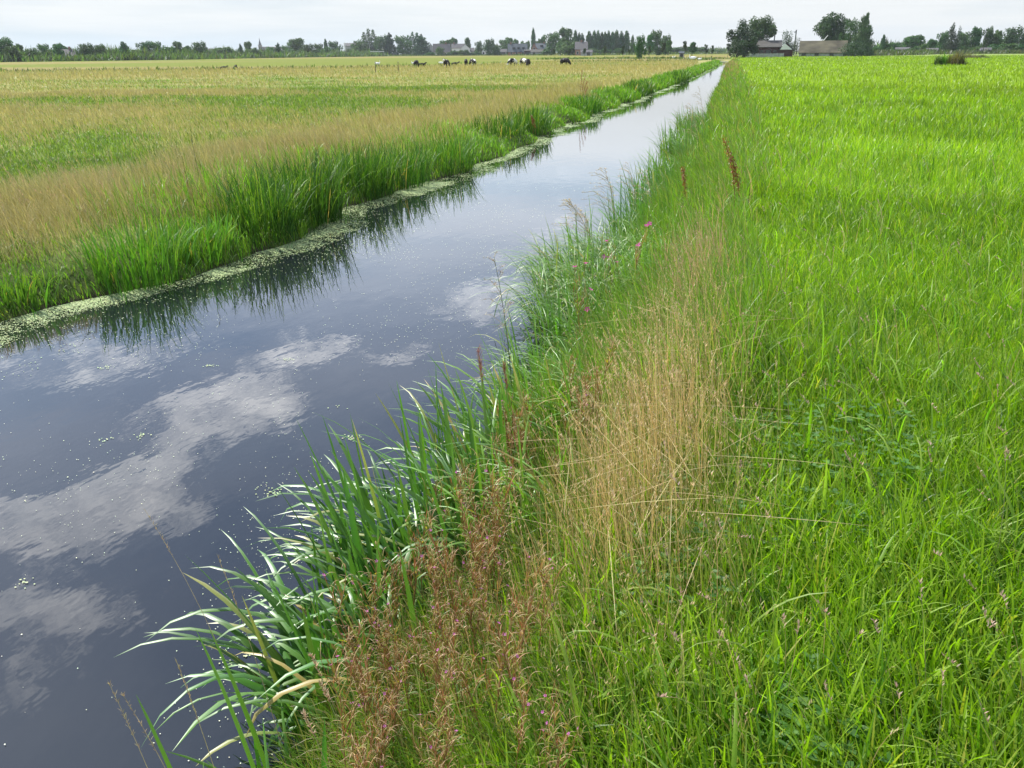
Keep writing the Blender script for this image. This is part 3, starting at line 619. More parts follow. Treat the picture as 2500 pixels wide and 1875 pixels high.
for k in range(50):
    u, v_ = rng.normal(0, 1, 2); x = -.60+.17*u-.03*v_; y = 1.55+.26*v_
    if y < 1.05 or x < right_edge(y)+.12: continue
    willow(x, y, rng.uniform(.6, .9), int(rng.integers(0, 5)), 'slender rusty willowherb with split pods and tiny pink flowers in the bottom patch', WG, int(rng.integers(1, 4)))
for k in range(30):
    y = rng.uniform(2.0, 3.5); x = right_edge(y)+rng.uniform(.15, .55)
    willow(x, y, rng.uniform(.7, 1.), int(rng.integers(0, 5)), 'thin willowherb standing between the reed blades and the tawny grass', 'willowherb plants among the reed blades', int(rng.integers(0, 3)))
for x, y, s, lab in ((-.78, 4.95, 1.15, 'willowherb with one vivid pink flower head on the bulging bank'), (-.62, 6.0, 1.2, 'willowherb with a pair of vivid pink flower heads behind the first'),
                     (-.80, 6.3, 1.2, 'willowherb with faint pink flowers beside the drooping grass head')):
    willow(x, y, s, 2, lab, None, 4, FL_L)

M_STRAW = m_plain('straw', (.42, .33, .17), .8, .25, 40.); M_GSTALK = m_plain('green_stalk', (.10, .15, .05), .7, .3, 30.)
def panicle(label, x, y, z, h, az, lean, spread, length, thick=.0022, n=16, dense=5, col=(.40, .32, .20), sizef=1., stemmat=None):
    """a tall grass in flower: bare stem with a loose branched head"""
    t = empty('flowering_grass', (x, y, z)); tag(t, label, 'tall grass', 'tall grasses in flower along the near bank')
    pts = []; p = np.zeros(3)
    for k in range(9):
        th = lean*(k/8.)**1.3; pts.append(p.copy()); p = p+h/8*np.array([math.sin(th)*math.cos(az), math.sin(th)*math.sin(az), math.cos(th)])
    sb = MB(); sb.tube([tuple(q) for q in pts], [thick*(1-.75*k/8) for k in range(9)], 5); sb.build('stem', stemmat or M_GSTALK, t)
    hb = MB(); tot = h*7/8.; A = Acc()
    for k in range(n):
        f = 1-length/h+length/h*(k/(n-1.)); i = min(int(f*8), 7); fr = f*8-i; p0 = pts[min(i, 7)]*(1-fr)+pts[min(i+1, 8)]*fr
        a = rng.random()*6.28; l = spread*(1.15-.8*(k/(n-1.)))*rng.uniform(.7, 1.1); el = rng.uniform(.5, 1.0)
        d = np.array([math.cos(a)*math.sin(el), math.sin(a)*math.sin(el), math.cos(el)]); d[0] += -.25*(1+2*(lean > .33))
        p1 = p0+d*l*.6; p2 = p1+np.array([d[0]*.35*l, d[1]*.35*l, -.05*l])
        hb.tube([tuple(p0), tuple(p1), tuple(p2)], [.0007*sizef, .0005*sizef, .0004*sizef], 3)
        m = dense; ff = rng.random(m); b = np.where(ff[:, None] < .5, p0*.3+p1*.7+(p1-p0)*.3*ff[:, None]*2, p1+(p2-p1)*(ff[:, None]-.5)*2)
        A.add(*blades(b, (.009+.008*rng.random(m))*sizef, .0024*sizef*np.ones(m), rng.random(m)*6.28, np.full(m, .8), np.full(m, 1.), jit(col, m, .15), seg=2))
    hd = hb.build('seed_head', M_STRAW, t); link('spikelets', A.mesh('spikelets', M_DRY), hd); return t
def panicle_px(label, px, py, y, ztip, **kw):
    """stem foot on the bank at distance y so that the tip stands at photo pixel (2212-wide) px,py"""
    v_ = ray(px*2500/2212, py*2500/2212); t_ = y/v_[1]; tip = EYE+v_*t_
    az = kw.pop('az', WIND); lean = kw.pop('lean', .3); off = kw.pop('off', .12)
    x0 = tip[0]+off; z0 = float(ground_z(x0, y)) if x0 > right_edge(y) else WZ
    panicle(label, x0, y, z0, (tip[2]-z0)*1.03, az, lean, **kw)
panicle_px('lone flowering grass with a long bare stem and open head standing against the water', 1042, 565, 3.9, 0, spread=.17, length=.46, n=18, dense=7, lean=.22, off=.16, thick=.0042, sizef=1.9, col=(.24, .20, .14))
panicle_px('drooping feathery grass head over the water, nearest of the feathery ones', 1235, 432, 6.3, 0, spread=.26, length=.32, n=34, dense=10, lean=.75, off=.30, sizef=2.2, col=(.44, .37, .22))
panicle_px('feathery grass head standing up left of the faint pair', 1300, 372, 7.6, 0, spread=.26, length=.42, n=30, dense=9, lean=.4, off=.2, sizef=2.3, col=(.44, .37, .24))
panicle_px('thin feathery grass head, left one of the faint pair', 1345, 362, 8.6, 0, spread=.22, length=.42, n=20, dense=6, lean=.35, off=.2, sizef=2.3, col=(.44, .37, .24))
panicle_px('thin feathery grass head, right one of the faint pair', 1378, 375, 9.2, 0, spread=.22, length=.38, n=18, dense=6, lean=.35, off=.2, sizef=2.3, col=(.44, .37, .24))
panicle_px('tall dark grass head over the narrowing water, lower of two', 1482, 232, 12.5, 0, spread=.22, length=.5, n=18, dense=5, lean=.4, off=.25, sizef=3., col=(.30, .26, .15))
panicle_px('tall dark grass head over the narrowing water, upper of two', 1500, 195, 15.5, 0, spread=.25, length=.6, n=18, dense=5, lean=.35, off=.25, sizef=3.2, col=(.30, .26, .15))
# reddish spikes at the water's edge
def spike(name, label, x, y, z, h, az, lean, hl, wd, col, cat, group=None, thick=.002, n=60, stem=None, sl=.03, droop=.2, spread=.25):
    t = empty(name, (x, y, z)); tag(t, label, cat, group); pts = []; p = np.zeros(3)
    for k in range(9):
        th = lean*(.3+.7*(k/8.)**1.3); pts.append(p.copy()); p = p+h/8*np.array([math.sin(th)*math.cos(az), math.sin(th)*math.sin(az), math.cos(th)])
    sb = MB(); sb.tube([tuple(q) for q in pts], [thick*(1-.6*k/8) for k in range(9)], 5); sb.build('stem', stem or M_STRAW, t)
    A = Acc(); P_ = np.array(pts); f = 1-hl/h*rng.random(n); i = np.minimum((f*8).astype(int), 7); fr = (f*8-i)[:, None]; b = P_[i]*(1-fr)+P_[i+1]*fr
    A.add(*blades(b, sl*(.6+.7*rng.random(n)), wd*np.ones(n), rng.random(n)*6.28, np.full(n, lean*.5+spread), np.full(n, droop), jit(col, n, .18), seg=3))
    link('seed_head', A.mesh('seed_head', M_DRY), t); return t
def at_px(px, py, z):
    v_ = ray(px*2500/2212, py*2500/2212); t_ = (z-EYE[2])/v_[2]; return EYE+v_*t_
def spike_px(name, label, tip, foot_y, h, **kw):
    v_ = ray(tip[0]*2500/2212, tip[1]*2500/2212); T = EYE+v_*(foot_y/v_[1]); lean = kw.get('lean', .2); az = kw.get('az', WIND)
    th = [lean*(.3+.7*(k/8.)**1.3) for k in range(8)]; dx = h/8*sum(math.sin(a) for a in th); dz = h/8*sum(math.cos(a) for a in th)
    kw['az'] = az; kw['lean'] = lean; spike(name, label, T[0]-dx*math.cos(az), T[1]-dx*math.sin(az), T[2]-dz, h, **kw)
RS = 'reddish grass spikes over the reed blades'
spike_px('grass_spike', 'tallest reddish grass spike beside the lone flowering grass', (1033, 757), 3.25, .85, lean=.12, hl=.16, wd=.003, col=(.33, .15, .12), cat='grass spike', group=RS, n=80, sl=.04)
spike_px('grass_spike', 'shorter reddish grass spike right of the tallest one', (1088, 785), 3.2, .8, lean=.12, hl=.13, wd=.003, col=(.33, .17, .12), cat='grass spike', group=RS, n=70, sl=.035)
SG = 'straw grass stems slanting over the water at the lower left'
for lab, tip, fy, h, ln, azz in (('longest straw stem with a golden tip slanting over the water', (312, 1100), 1.75, .98, 1.0, W_-.45), ('straw stem crossing the longest one over the water', (470, 1200), 1.55, .85, .35, W_-.3),
                           ('straw stem at the bottom edge, left of a pair', (235, 1475), 1.12, .62, .85, W_-.5), ('straw stem at the bottom edge, right of a pair', (262, 1495), 1.15, .62, .95, W_-.4),
                           ('short pale straw stem between the bottom green blades', (380, 1425), 1.15, .6, .35, W_-.4)):
    spike_px('straw_stem', lab, tip, fy, h, lean=ln, az=azz, hl=.17, wd=.0016, col=(.46, .36, .20), cat='straw stem', group=SG, n=46, sl=.012, thick=.0013, spread=.1)
TG = 'fluffy tan grass heads at the bottom edge'
for lab, tip, fy, h in (('upright fluffy tan grass head above the black water', (672, 1415), 1.45, .6), ('drooping fluffy tan grass head above the black water', (690, 1470), 1.35, .55),
                        ('green-tan grass head low at the bottom edge', (655, 1540), 1.25, .5)):
    spike_px('fluffy_grass', lab, tip, fy, h, lean=.35, hl=.07, wd=.0035, col=(.50, .38, .24), cat='grass head', group=TG, n=70, sl=.012, thick=.0012, spread=.5)
# a few single blades rising out of the bottom edge, their feet below the picture
for lab, tip, fy, h, w_ in (('single green blade at the far left of the bottom edge', (265, 1565), 1.1, .5, .012), ('single green blade rising at the bottom edge beside the straw stems', (390, 1435), 1.12, .62, .013),
                            ('broad green blade standing in front of the black water', (448, 1400), 1.35, .72, .017)):
    v_ = ray(tip[0]*2500/2212, tip[1]*2500/2212); T = EYE+v_*(fy/v_[1]); A = Acc(); m = 3
    A.add(*blades(np.zeros((m, 3))+rng.normal(0, .012, (m, 3)), h*np.array([1., .72, .55]), w_*np.array([1., .9, .8]), W_+np.array([-.3, .5, -1.]), np.array([.18, .3, .3]), np.array([.25, .7, .9]), jit((.11, .26, .03), m, .06), seg=9, fold=True, twist=.2))
    t = empty('reed_shoot', (T[0]+.12, T[1]+.03, T[2]-h*.97)); tag(t, lab, 'reed blade', 'single reed blades at the bottom edge'); link('leaves', A.mesh('blade', M_REED), t)
RUST = m_plain('rusty_stalk', (.20, .075, .03), .8, .3, 20.)
def dock(label, x, y, h, lean, az, n=3, z=None, col=(.26, .085, .03)):
    t = empty('dock_plant', (x, y, float(ground_z(x, y)) if z is None else z)); tag(t, label, 'dock plant')
    for k in range(n):
        s = MB(); A = Acc(); hh_ = h*(1-.18*k); p = np.array([.05*k, .03*k, 0.]); pts = []
        for q in range(7): th = lean*(1+.2*k)*(q/6.); pts.append(p.copy()); p = p+hh_/6*np.array([math.sin(th)*math.cos(az+k*.6), math.sin(th)*math.sin(az+k*.6), math.cos(th)])
        s.tube([tuple(a) for a in pts], [.006-.0007*q for q in range(7)], 5); st = s.build('stem', RUST, t)
        P_ = np.array(pts); m = 260; f = .42+.58*rng.random(m); i = np.minimum((f*6).astype(int), 5); fr = (f*6-i)[:, None]; b = P_[i]*(1-fr)+P_[i+1]*fr+rng.normal(0, .014, (m, 3))
        A.add(*blades(b, .012+.012*rng.random(m), .012*np.ones(m), rng.random(m)*6.28, np.full(m, .6), np.full(m, .5), jit(col, m, .25), seg=2)); link('seed_head', A.mesh('seed_head', M_DRY), st)
    return t
dock('rusty brown dock stalk leaning left where grass bank meets meadow', .18, 9.0, .85, .5, W_, 2)
dock('shorter rusty dock stalk near the water beside the leaning one', -.35, 9.6, .6, .3, W_, 1)
dock('rusty dock with spreading stalks on the far bank in mid distance', -5.6, 33., 1.15, .35, W_+2, 4)
dock('small rusty dock at the duckweed line of the far bank', -5.0, 22., .5, .3, W_, 2, z=WZ+.1)
for lab, tip, fy in (('thin dark stalk on the far bank, taller of the two', (413, 298), 8.9), ('thin dark stalk on the far bank, shorter of the two', (393, 338), 8.8)):
    spike_px('dark_stalk', lab, tip, fy, 1.5, lean=.06, hl=.8, wd=.006, col=(.13, .17, .05), cat='stalk', group='pair of thin dark stalks on the far bank', n=60, sl=.045, thick=.0045, stem=M_GSTALK, spread=.08)

# ------------------------------------------------------------------ trees
def crown_mesh(name, blobs, nleaf, size, col, seed, streak=0.):
    r = np.random.default_rng(seed); B = np.array(blobs, float); wts = (B[:, 3]*B[:, 4])**1.0; wts = wts/wts.sum()
    k = r.choice(len(B), nleaf, p=wts); d = r.normal(0, 1, (nleaf, 3)); d /= np.linalg.norm(d, axis=1)[:, None]
    rr = np.clip(r.normal(.88, .16, nleaf), .3, 1.22)[:, None]; p = B[k, :3]+d*rr*B[k][:, [3, 3, 4]]
    nrm = d+r.normal(0, .7, (nleaf, 3)); nrm /= np.linalg.norm(nrm, axis=1)[:, None]
    a = np.cross(nrm, r.normal(0, 1, (nleaf, 3))); 
    if streak: a = a*(1-streak)+np.array([-.25, 0, -1.])*streak
    a /= np.linalg.norm(a, axis=1)[:, None]; b = np.cross(nrm, a); s = (size*(.5+.9*r.random(nleaf)))[:, None]; al = 1+streak*1.6
    V = np.stack([p-a*s*al, p-b*s*.55, p+a*s*al, p+b*s*.55], 1).reshape(-1, 3); V[:, 2] = np.maximum(V[:, 2], .0)
    Q = np.arange(nleaf*4).reshape(-1, 4); cv = np.asarray(col)*(.75+.5*r.random((len(B), 1)))[k]*(.8+.4*r.random((nleaf, 1)))*(1+r.normal(0, .06, (nleaf, 3)))
    return np_mesh(name, V, Q, M_TREE, np.repeat(np.clip(cv, .003, .6), 4, 0), smooth=False)
def env(kind, seed):
    """blobs (x,y,z,r,rz) of a crown in a unit box: height 1, width about 1 (x,y in -.5..+.5)"""
    r = np.random.default_rng(seed); out = []
    if kind == 'round':
        n = 22
        for k in range(n):
            a = r.random()*6.28; z = .30+.58*r.random(); R = .36*math.sqrt(max(0, 1-((z-.58)/.42)**2)); q = R*math.sqrt(r.random())*.95; s = r.uniform(.10, .19); out.append((q*math.cos(a), q*math.sin(a), z, s, s*.85))
        out.append((0, 0, .55, .26, .28))
    elif kind == 'bush':
        n = 18
        for k in range(n):
            a = r.random()*6.28; z = .12+.66*r.random(); R = .40*math.sqrt(max(0, 1-(z/.98)**2)); q = R*math.sqrt(r.random()); s = r.uniform(.12, .20); out.append((q*math.cos(a), q*math.sin(a), z, s, s))
        out.append((0, 0, .35, .34, .36))
    elif kind == 'poplar':
        for k in range(16):
            z = .10+.84*k/15.; R = .36*math.sin(math.pi*min(.97, .18+.80*(z)**1.1))**.7; a = r.random()*6.28; q = R*.25*r.random(); out.append((q*math.cos(a), q*math.sin(a), z, max(.07, R), .085))
    elif kind == 'conifer':
        for k in range(14):
            z = .06+.90*k/13.; R = .46*(1-z)**.75+.02; a = r.random()*6.28; out.append((.06*math.cos(a), .06*math.sin(a), z, R, .08))
    elif kind == 'ragged':
        for k in range(26):
            a = r.random()*6.28; z = .10+.80*r.random(); R = .44*math.sqrt(max(0, 1-((z-.42)/.62)**2)); q = R*math.sqrt(r.random()); s = r.uniform(.07, .15); out.append((q*math.cos(a)-.08*(z-.5), q*math.sin(a), z, s, s*1.35))
        out.append((0, 0, .38, .26, .32)); out.append((.05, 0, .62, .17, .22))
    elif kind == 'spires':
        for cx, cy, h in ((-.28, 0, .86), (-.05, .1, 1.), (.18, -.1, .96), (.34, 0, .72)):
            for k in range(8): z = .08+(h-.12)*k/7.; out.append((cx+r.normal(0, .015), cy, z, .17*math.sin(math.pi*(.2+.75*z/h))**.7+.02, .09))
    elif kind == 'sapling':
        for k in range(9):
            a = r.random()*6.28; z = .45+.48*r.random(); q = .26*r.random(); s = r.uniform(.09, .17); out.append((q*math.cos(a), q*math.sin(a), z, s*1.3, s*.7))
    return out
KINDS = {'round': (2600, .042, (.050, .125, .024)), 'bush': (2200, .048, (.045, .112, .022)), 'poplar': (2000, .045, (.045, .110, .030)), 'conifer': (2200, .042, (.024, .066, .022)),
         'ragged': (3200, .034, (.045, .112, .026)), 'spires': (3000, .036, (.048, .115, .034)), 'sapling': (420, .055, (.045, .075, .03))}
TV = {}
for kd, (nl, sz, cl_) in KINDS.items():
    for s_ in range(3): TV[kd, s_] = crown_mesh('crown_'+kd, env(kd, 10*s_+len(kd)), nl, sz, cl_, s_+3)
def trunk_mesh(lo, limbs=5, r0=.03):
    b = MB(); b.tube([(0, 0, -.02), (.005, 0, lo*.5), (0, .005, lo), (.0, 0, .8)], [r0*1.4, r0, r0*.8, r0*.2], 7)
    for k in range(limbs):
        a = k*2.4; z = lo*.9+k*.07; b.tube([(0, 0, z), (.1*math.cos(a), .1*math.sin(a), z+.1), (.24*math.cos(a), .24*math.sin(a), z+.19)], [r0*.5, r0*.35, r0*.1], 5)
    return b.mesh('trunk', M_BARK, True)
TRK = {'round': trunk_mesh(.3), 'bush': trunk_mesh(.1, 6, .02), 'poplar': trunk_mesh(.12, 3, .05), 'conifer': trunk_mesh(.08, 3, .04), 'ragged': trunk_mesh(.15), 'spires': trunk_mesh(.1, 4, .03), 'sapling': trunk_mesh(.42, 4, .018)}
NAMES = {'round': ('broadleaf_tree', 'tree'), 'bush': ('bush', 'bush'), 'poplar': ('poplar_tree', 'tree'), 'conifer': ('conifer_tree', 'tree'), 'ragged': ('broadleaf_tree', 'tree'), 'spires': ('poplar_tree', 'tree'), 'sapling': ('young_tree', 'tree')}
_tv = 0
def tree(kind, label, x, wpx, top, d, base=None, group=None, dep=None):
    """x, width and top row in photo pixels; d = metres away; base row only when it floats above the field line"""
    global _tv; _tv += 1
    p = gp(x, d); h = zat(x, top, d); w_ = wpx*1.28*mpp(x, d); sc = h/.97
    nm, cat = NAMES[kind]; ww = w_/.92
    t = empty(nm, (p[0], p[1], 0.), rng.random()*6.28 if kind not in ('ragged', 'spires') else -math.atan2(p[0], p[1]), (ww, ww if dep is None else dep, sc)); tag(t, label, cat, group)
    link('crown', TV[kind, _tv % 3], t); link('trunk', TRK[kind], t); return t
HG = None
# from the left edge of the picture to the church
tree('ragged', 'large rounded tree cut by the left edge of the picture', 6, 66, 93, 330)
tree('bush', 'dark bush at the foot of the large tree by the left edge', 32, 34, 106, 322)
tree('round', 'small pale tree just right of the dark bush near the left edge', 51, 22, 109, 360)
tree('bush', 'low rounded bush between the small pale tree and the tree by the grey house', 79, 34, 115, 345)
tree('ragged', 'broad tree left of the dark leaning tree by the grey-roofed house', 115, 38, 109, 350)
tree('bush', 'small dark bush under the broad tree left of the grey-roofed house', 113, 18, 124, 340)
tree('round', 'dark leaning tree directly left of the grey-roofed house', 144, 27, 108, 338)
tree('round', 'tree rising behind the grey-roofed house at the far left', 163, 30, 110, 400)
tree('ragged', 'left one of the two merged trees right of the grey-roofed house', 211, 40, 108, 350)
tree('ragged', 'right one of the two merged trees right of the grey-roofed house', 243, 38, 109, 352)
tree('round', 'tiny far-off tree above the gap before the narrow upright tree', 271, 12, 117, 700)
tree('round', 'second tiny far-off tree above the gap before the narrow upright tree', 283, 10, 121, 700)
tree('bush', 'low distant bush filling the gap before the narrow upright tree', 290, 30, 127, 420)
tree('poplar', 'narrow upright tree standing alone at the left', 306, 27, 104, 360)
tree('bush', 'low dark bush right of the narrow upright tree', 343, 44, 119, 375)
tree('ragged', 'grey-green tree topping the long clump right of the narrow tree', 356, 42, 102, 390)
tree('ragged', 'pointed grey-green tree in the middle of the long left clump', 389, 36, 103, 395)
tree('bush', 'round dark tree at the right end of the long left clump', 419, 30, 111, 385)
tree('round', 'light tree behind the round dark one of the left clump', 439, 26, 103, 410)
tree('round', 'small bluish tree between the light tree and its neighbour', 459, 20, 109, 430)
tree('ragged', 'upright tree with loose top, first after the left clump', 487, 38, 104, 400)
tree('bush', 'low dark bush before the upright loose-topped tree', 476, 24, 122, 392)
tree('bush', 'wide dark bush left of the slender dark tree near the church', 548, 48, 111, 430)
tree('conifer', 'slender dark leaning tree left of the church', 588, 17, 109, 450)
tree('round', 'pale thin-crowned tree just left of the church spire', 607, 20, 103, 520)
tree('bush', 'bush left of the church tower foot', 622, 26, 113, 450)
tree('bush', 'grey-green bush right of the church tower', 659, 26, 112, 520)
tree('conifer', 'pointed dark tree right of the church', 680, 22, 107, 470)
# church to the poplars of the village
tree('ragged', 'pale green tree beside the big yellowish-green tree', 702, 26, 112, 560)
tree('round', 'big yellowish-green round tree between church and village', 725, 42, 96, 580)
tree('bush', 'dark bush, first of the row under the yellowish-green tree', 707, 22, 119, 520)
tree('bush', 'dark bush, second of the row under the yellowish-green tree', 729, 22, 120, 520)
tree('ragged', 'dark tree right of the yellowish-green tree', 752, 30, 109, 530)
tree('bush', 'dark round bush below the light tree before the thin column', 775, 22, 118, 530)
tree('ragged', 'light green tree left of the thin dark column', 783, 30, 108, 590)
tree('poplar', 'thin dark column tree left of the grey hall', 797, 11, 96, 600)
tree('bush', 'dark bush below the thin dark column tree', 801, 20, 112, 560)
tree('ragged', 'tree with feathered top directly left of the grey hall', 820, 32, 102, 600)
tree('bush', 'small dark bush in front of the grey hall', 851, 14, 118, 600)
tree('bush', 'rounded dark tree covering the right end of the grey hall', 881, 34, 95, 620)
tree('spires', 'tall grey-green poplar with three spires', 905, 34, 75, 650)
tree('ragged', 'mid-green tree between the three-spired poplar and the dark fir', 934, 34, 89, 640)
tree('conifer', 'dark fir behind the parked cars', 950, 40, 84, 620)
tree('ragged', 'broad tree, left part of the thick clump right of the fir', 984, 36, 89, 630)
tree('spires', 'pale-streaked tree with twin tips in the thick clump', 1011, 34, 82, 640)
tree('conifer', 'dark tapering tree at the right end of the thick clump', 1031, 42, 87, 620)
tree('bush', 'low bush at the foot of the dark tapering tree', 1052, 22, 126, 600)
tree('round', 'wide olive tree between the two grey-gabled houses and the white house', 1088, 38, 99, 640)
tree('bush', 'small tree in front of the grey-gabled house', 1075, 18, 113, 590)
tree('bush', 'bright green hedge bush before the white house', 1110, 28, 122, 590)
tree('round', 'thin tree behind the left end of the white house', 1110, 18, 94, 680)
tree('round', 'slim tree behind the right end of the white house', 1142, 16, 93, 680)
tree('bush', 'light green bush right of the white house gable', 1133, 24, 119, 580)
tree('bush', 'pale shrub at the right corner of the white house', 1150, 18, 127, 575)
tree('ragged', 'slim tree in the gap right of the white house', 1168, 18, 101, 620)
tree('bush', 'dark clipped hedge in the gap right of the white house', 1163, 20, 125, 580)
tree('ragged', 'dark tree hiding the front of the pale gabled house', 1194, 26, 97, 560)
tree('bush', 'dark shrub right of the tree before the pale gabled house', 1212, 16, 107, 565)
tree('round', 'spreading tree behind the slate-roofed house', 1240, 34, 89, 640)
tree('round', 'small tree right of the spreading one behind the slate roof', 1260, 14, 97, 660)
tree('bush', 'yellow-green bush at the left end of the slate roof', 1233, 16, 104, 590)
tree('round', 'small tree top behind the middle of the slate-roofed house', 1276, 14, 98, 660)
tree('round', 'second small tree top behind the slate-roofed house', 1289, 12, 101, 660)
tree('poplar', 'tall thin columnar poplar over the slate-roofed house', 1302, 12, 71, 620)
tree('round', 'tree top behind the red gable, left', 1316, 14, 92, 640)
tree('round', 'tree top behind the red gable, right', 1326, 13, 91, 640)
tree('ragged', 'large dark tree right of the red gable', 1346, 40, 80, 520)
tree('bush', 'dark undergrowth below the large tree right of the red gable', 1334, 24, 121, 515)
tree('bush', 'dark dense bush in front, right of the large tree', 1368, 26, 100, 500)
tree('round', 'tallest round-headed tree left of the poplar row', 1383, 34, 71, 540)
tree('bush', 'broad dark tree standing before the tallest round-headed tree', 1392, 42, 95, 490)
PR = 'poplars standing in a row behind the village'
for k, (x, tp, wd_) in enumerate(((1404, 75, 11), (1413, 82, 9), (1421, 84, 11), (1437, 78, 15), (1449, 77, 13), (1459, 77, 13), (1468, 80, 11), (1476, 80, 11), (1484, 78, 13), (1494, 79, 13), (1504, 76, 14), (1516, 79, 13), (1528, 77, 16))):
    lab = {0: 'leftmost slim poplar of the row, right beside the tallest round-headed tree', 1: 'second slim poplar from the left, lower than its neighbours', 2: 'low slim poplar above the left end of the dark roof', 12: 'rightmost and widest poplar of the row, ending it above the open field'}.get(k, 'poplar of equal height inside the close row behind the village')
    tree('poplar', lab, x, wd_+3, tp, 560, group=PR if 3 <= k < 12 else None)
tree('bush', 'undergrowth at the left foot of the poplar row', 1447, 26, 117, 540)
tree('bush', 'undergrowth at the middle foot of the poplar row', 1478, 30, 117, 545)
tree('bush', 'undergrowth at the right foot of the poplar row', 1512, 30, 117, 545)
tree('poplar', 'thin dark tree just right of the poplar row', 1543, 11, 87, 520)
tree('bush', 'low far shrubs right of the poplar row', 1558, 22, 112, 560)
tree('ragged', 'pale willow standing alone in the field right of the poplar row', 1561, 24, 89, 215)
tree('round', 'small tree at the left of the round clump above the canal', 1584, 20, 86, 420)
tree('ragged', 'tallest tree of the round clump above the canal', 1605, 34, 76, 430)
tree('ragged', 'right tree of the round clump above the canal', 1625, 22, 88, 420)
tree('round', 'small tree trailing off right of the round clump', 1632, 16, 99, 400)
tree('bush', 'low far wood left of the canal end, first mound', 1650, 30, 113, 620)
tree('bush', 'low far wood left of the canal end, second mound', 1672, 30, 112, 640)
tree('round', 'dark lollipop tree left of the canal end', 1690, 19, 104, 300)
tree('bush', 'far pale wood behind the dark lollipop tree', 1709, 26, 112, 620)
tree('bush', 'lowest far wood near the canal end', 1750, 40, 122, 800)
SP = 'young trees planted along the meadow before the village'
for x, tp, d_, wd_, lab in ((1353, 118, 250, 10, 'young tree at the foot of the large dark tree'), (1390, 118, 240, 10, 'young tree before the dark front bush'), (1427, 118, 235, 11, 'young tree before the dark-roofed house'), (1476, 112, 230, 12, 'young tree before the left part of the poplar row'),
                       (1521, 112, 225, 11, 'young tree before the right part of the poplar row'), (1537, 120, 230, 8, 'shortest young tree right of the poplar row'), (1586, 112, 225, 10, 'young tree before the round clump, left'), (1620, 104, 215, 15, 'young tree before the round clump, right'),
                       (1671, 100, 215, 12, 'young tree beside the small grey shed'), (1724, 109, 225, 13, 'first young tree left of the farm, thin crown'), (1739, 111, 225, 10, 'second young tree left of the farm, thin crown'), (1777, 106, 225, 11, 'young tree touching the big farm tree')):
    tree('sapling', lab, x, wd_, tp, d_, group=SP)
# the farm
def big_tree(label, x, wpx, top, d, kind, n, col, name='broadleaf_tree', streak=0., seed=1, dep=None, size=.023, blobs=None):
    p = gp(x, d); h = zat(x, top, d)/.97; ww = wpx*1.22*mpp(x, d)/.92
    t = empty(name, (p[0], p[1], 0), -math.atan2(p[0], p[1]), (ww, ww if dep is None else dep, h)); tag(t, label, 'tree')
    link('crown', crown_mesh('crown_big', blobs or env(kind, seed), n, size, col, seed, streak), t); link('trunk', TRK[kind], t); return t
big_tree('high round-headed farm tree rising behind the left barn', 1856, 66, 39, 262, 'round', 6000, (.050, .092, .028), seed=4)
big_tree('big dark tree at the water, left end of the farm', 1817, 72, 54, 232, 'ragged', 8000, (.034, .070, .024), seed=8)
big_tree('shaggy skirt of the left farm tree reaching down to the canal', 1800, 40, 98, 228, 'ragged', 3000, (.032, .066, .024), seed=9)
big_tree('spreading tree behind the mossy-roofed barn, the tallest on its right half', 2030, 74, 34, 285, 'round', 8000, (.055, .10, .036), seed=14, streak=.3)
big_tree('bushy tree between the spreading tree and the pointed willow', 2072, 44, 52, 275, 'ragged', 4200, (.052, .105, .028), seed=12)
big_tree('pointed wind-swept willow at the right end of the mossy barn', 2102, 50, 39, 262, 'conifer', 7000, (.075, .125, .055), 'willow_tree', streak=.5, seed=5)
big_tree('dark ground-hugging foliage at the right corner of the mossy barn', 2080, 60, 100, 255, 'bush', 3000, (.034, .068, .024), seed=6)
big_tree('loose tree between the two masts behind the white gable', 1917, 26, 74, 300, 'ragged', 2200, (.050, .092, .034), seed=7)
big_tree('dark shrubbery behind the white gable', 1930, 32, 98, 290, 'bush', 1800, (.028, .055, .026), seed=3)
big_tree('olive shrub at the left gable of the mossy-roofed barn', 1945, 20, 90, 285, 'ragged', 1500, (.055, .075, .035), seed=2)
# right horizon
tree('bush', 'black-green bush right of the pointed willow', 2121, 22, 117, 280)
tree('round', 'grey bush mound right of the farm', 2142, 26, 111, 330)
tree('poplar', 'small pointed column tree right of the farm', 2153, 14, 86, 400)
tree('round', 'dark low tree right of the small column tree', 2168, 20, 107, 400)
tree('ragged', 'low wood between the column tree and the domed tree', 2189, 34, 104, 410)
tree('round', 'domed tree on the right horizon', 2226, 54, 88, 420)
tree('bush', 'olive bush in front of the domed tree', 2236, 34, 112, 400)
tree('bush', 'dark bush right of the domed tree', 2255, 22, 106, 400)
tree('round', 'small pale tree left of the tall leaning pair', 2274, 26, 97, 400)
tree('ragged', 'wide pale willow at the left foot of the tall leaning pair', 2296, 30, 78, 390)
big_tree('tall dark leaning tree, left of the leaning pair', 2318, 34, 60, 380, 'conifer', 3000, (.036, .072, .028), seed=11, streak=.3)
big_tree('narrower leaning tree, right of the leaning pair', 2334, 20, 66, 385, 'conifer', 2000, (.036, .068, .030), seed=13, streak=.3)
tree('ragged', 'broad dark tree right of the leaning pair', 2354, 40, 80, 390)
tree('round', 'first tall tree of the right-hand row', 2379, 28, 69, 392)
tree('ragged', 'second tree of the right-hand row, with a thin left side', 2404, 26, 67, 395)
tree('round', 'third tree of the right-hand row, sparse and greyish', 2428, 30, 70, 398)
tree('ragged', 'fourth and widest tree of the right-hand row', 2464, 50, 69, 392)
tree('round', 'tree cut off by the right edge of the picture', 2498, 24, 79, 395)
tree('bush', 'dark hedge mass under the third tree of the right-hand row', 2432, 42, 104, 385)
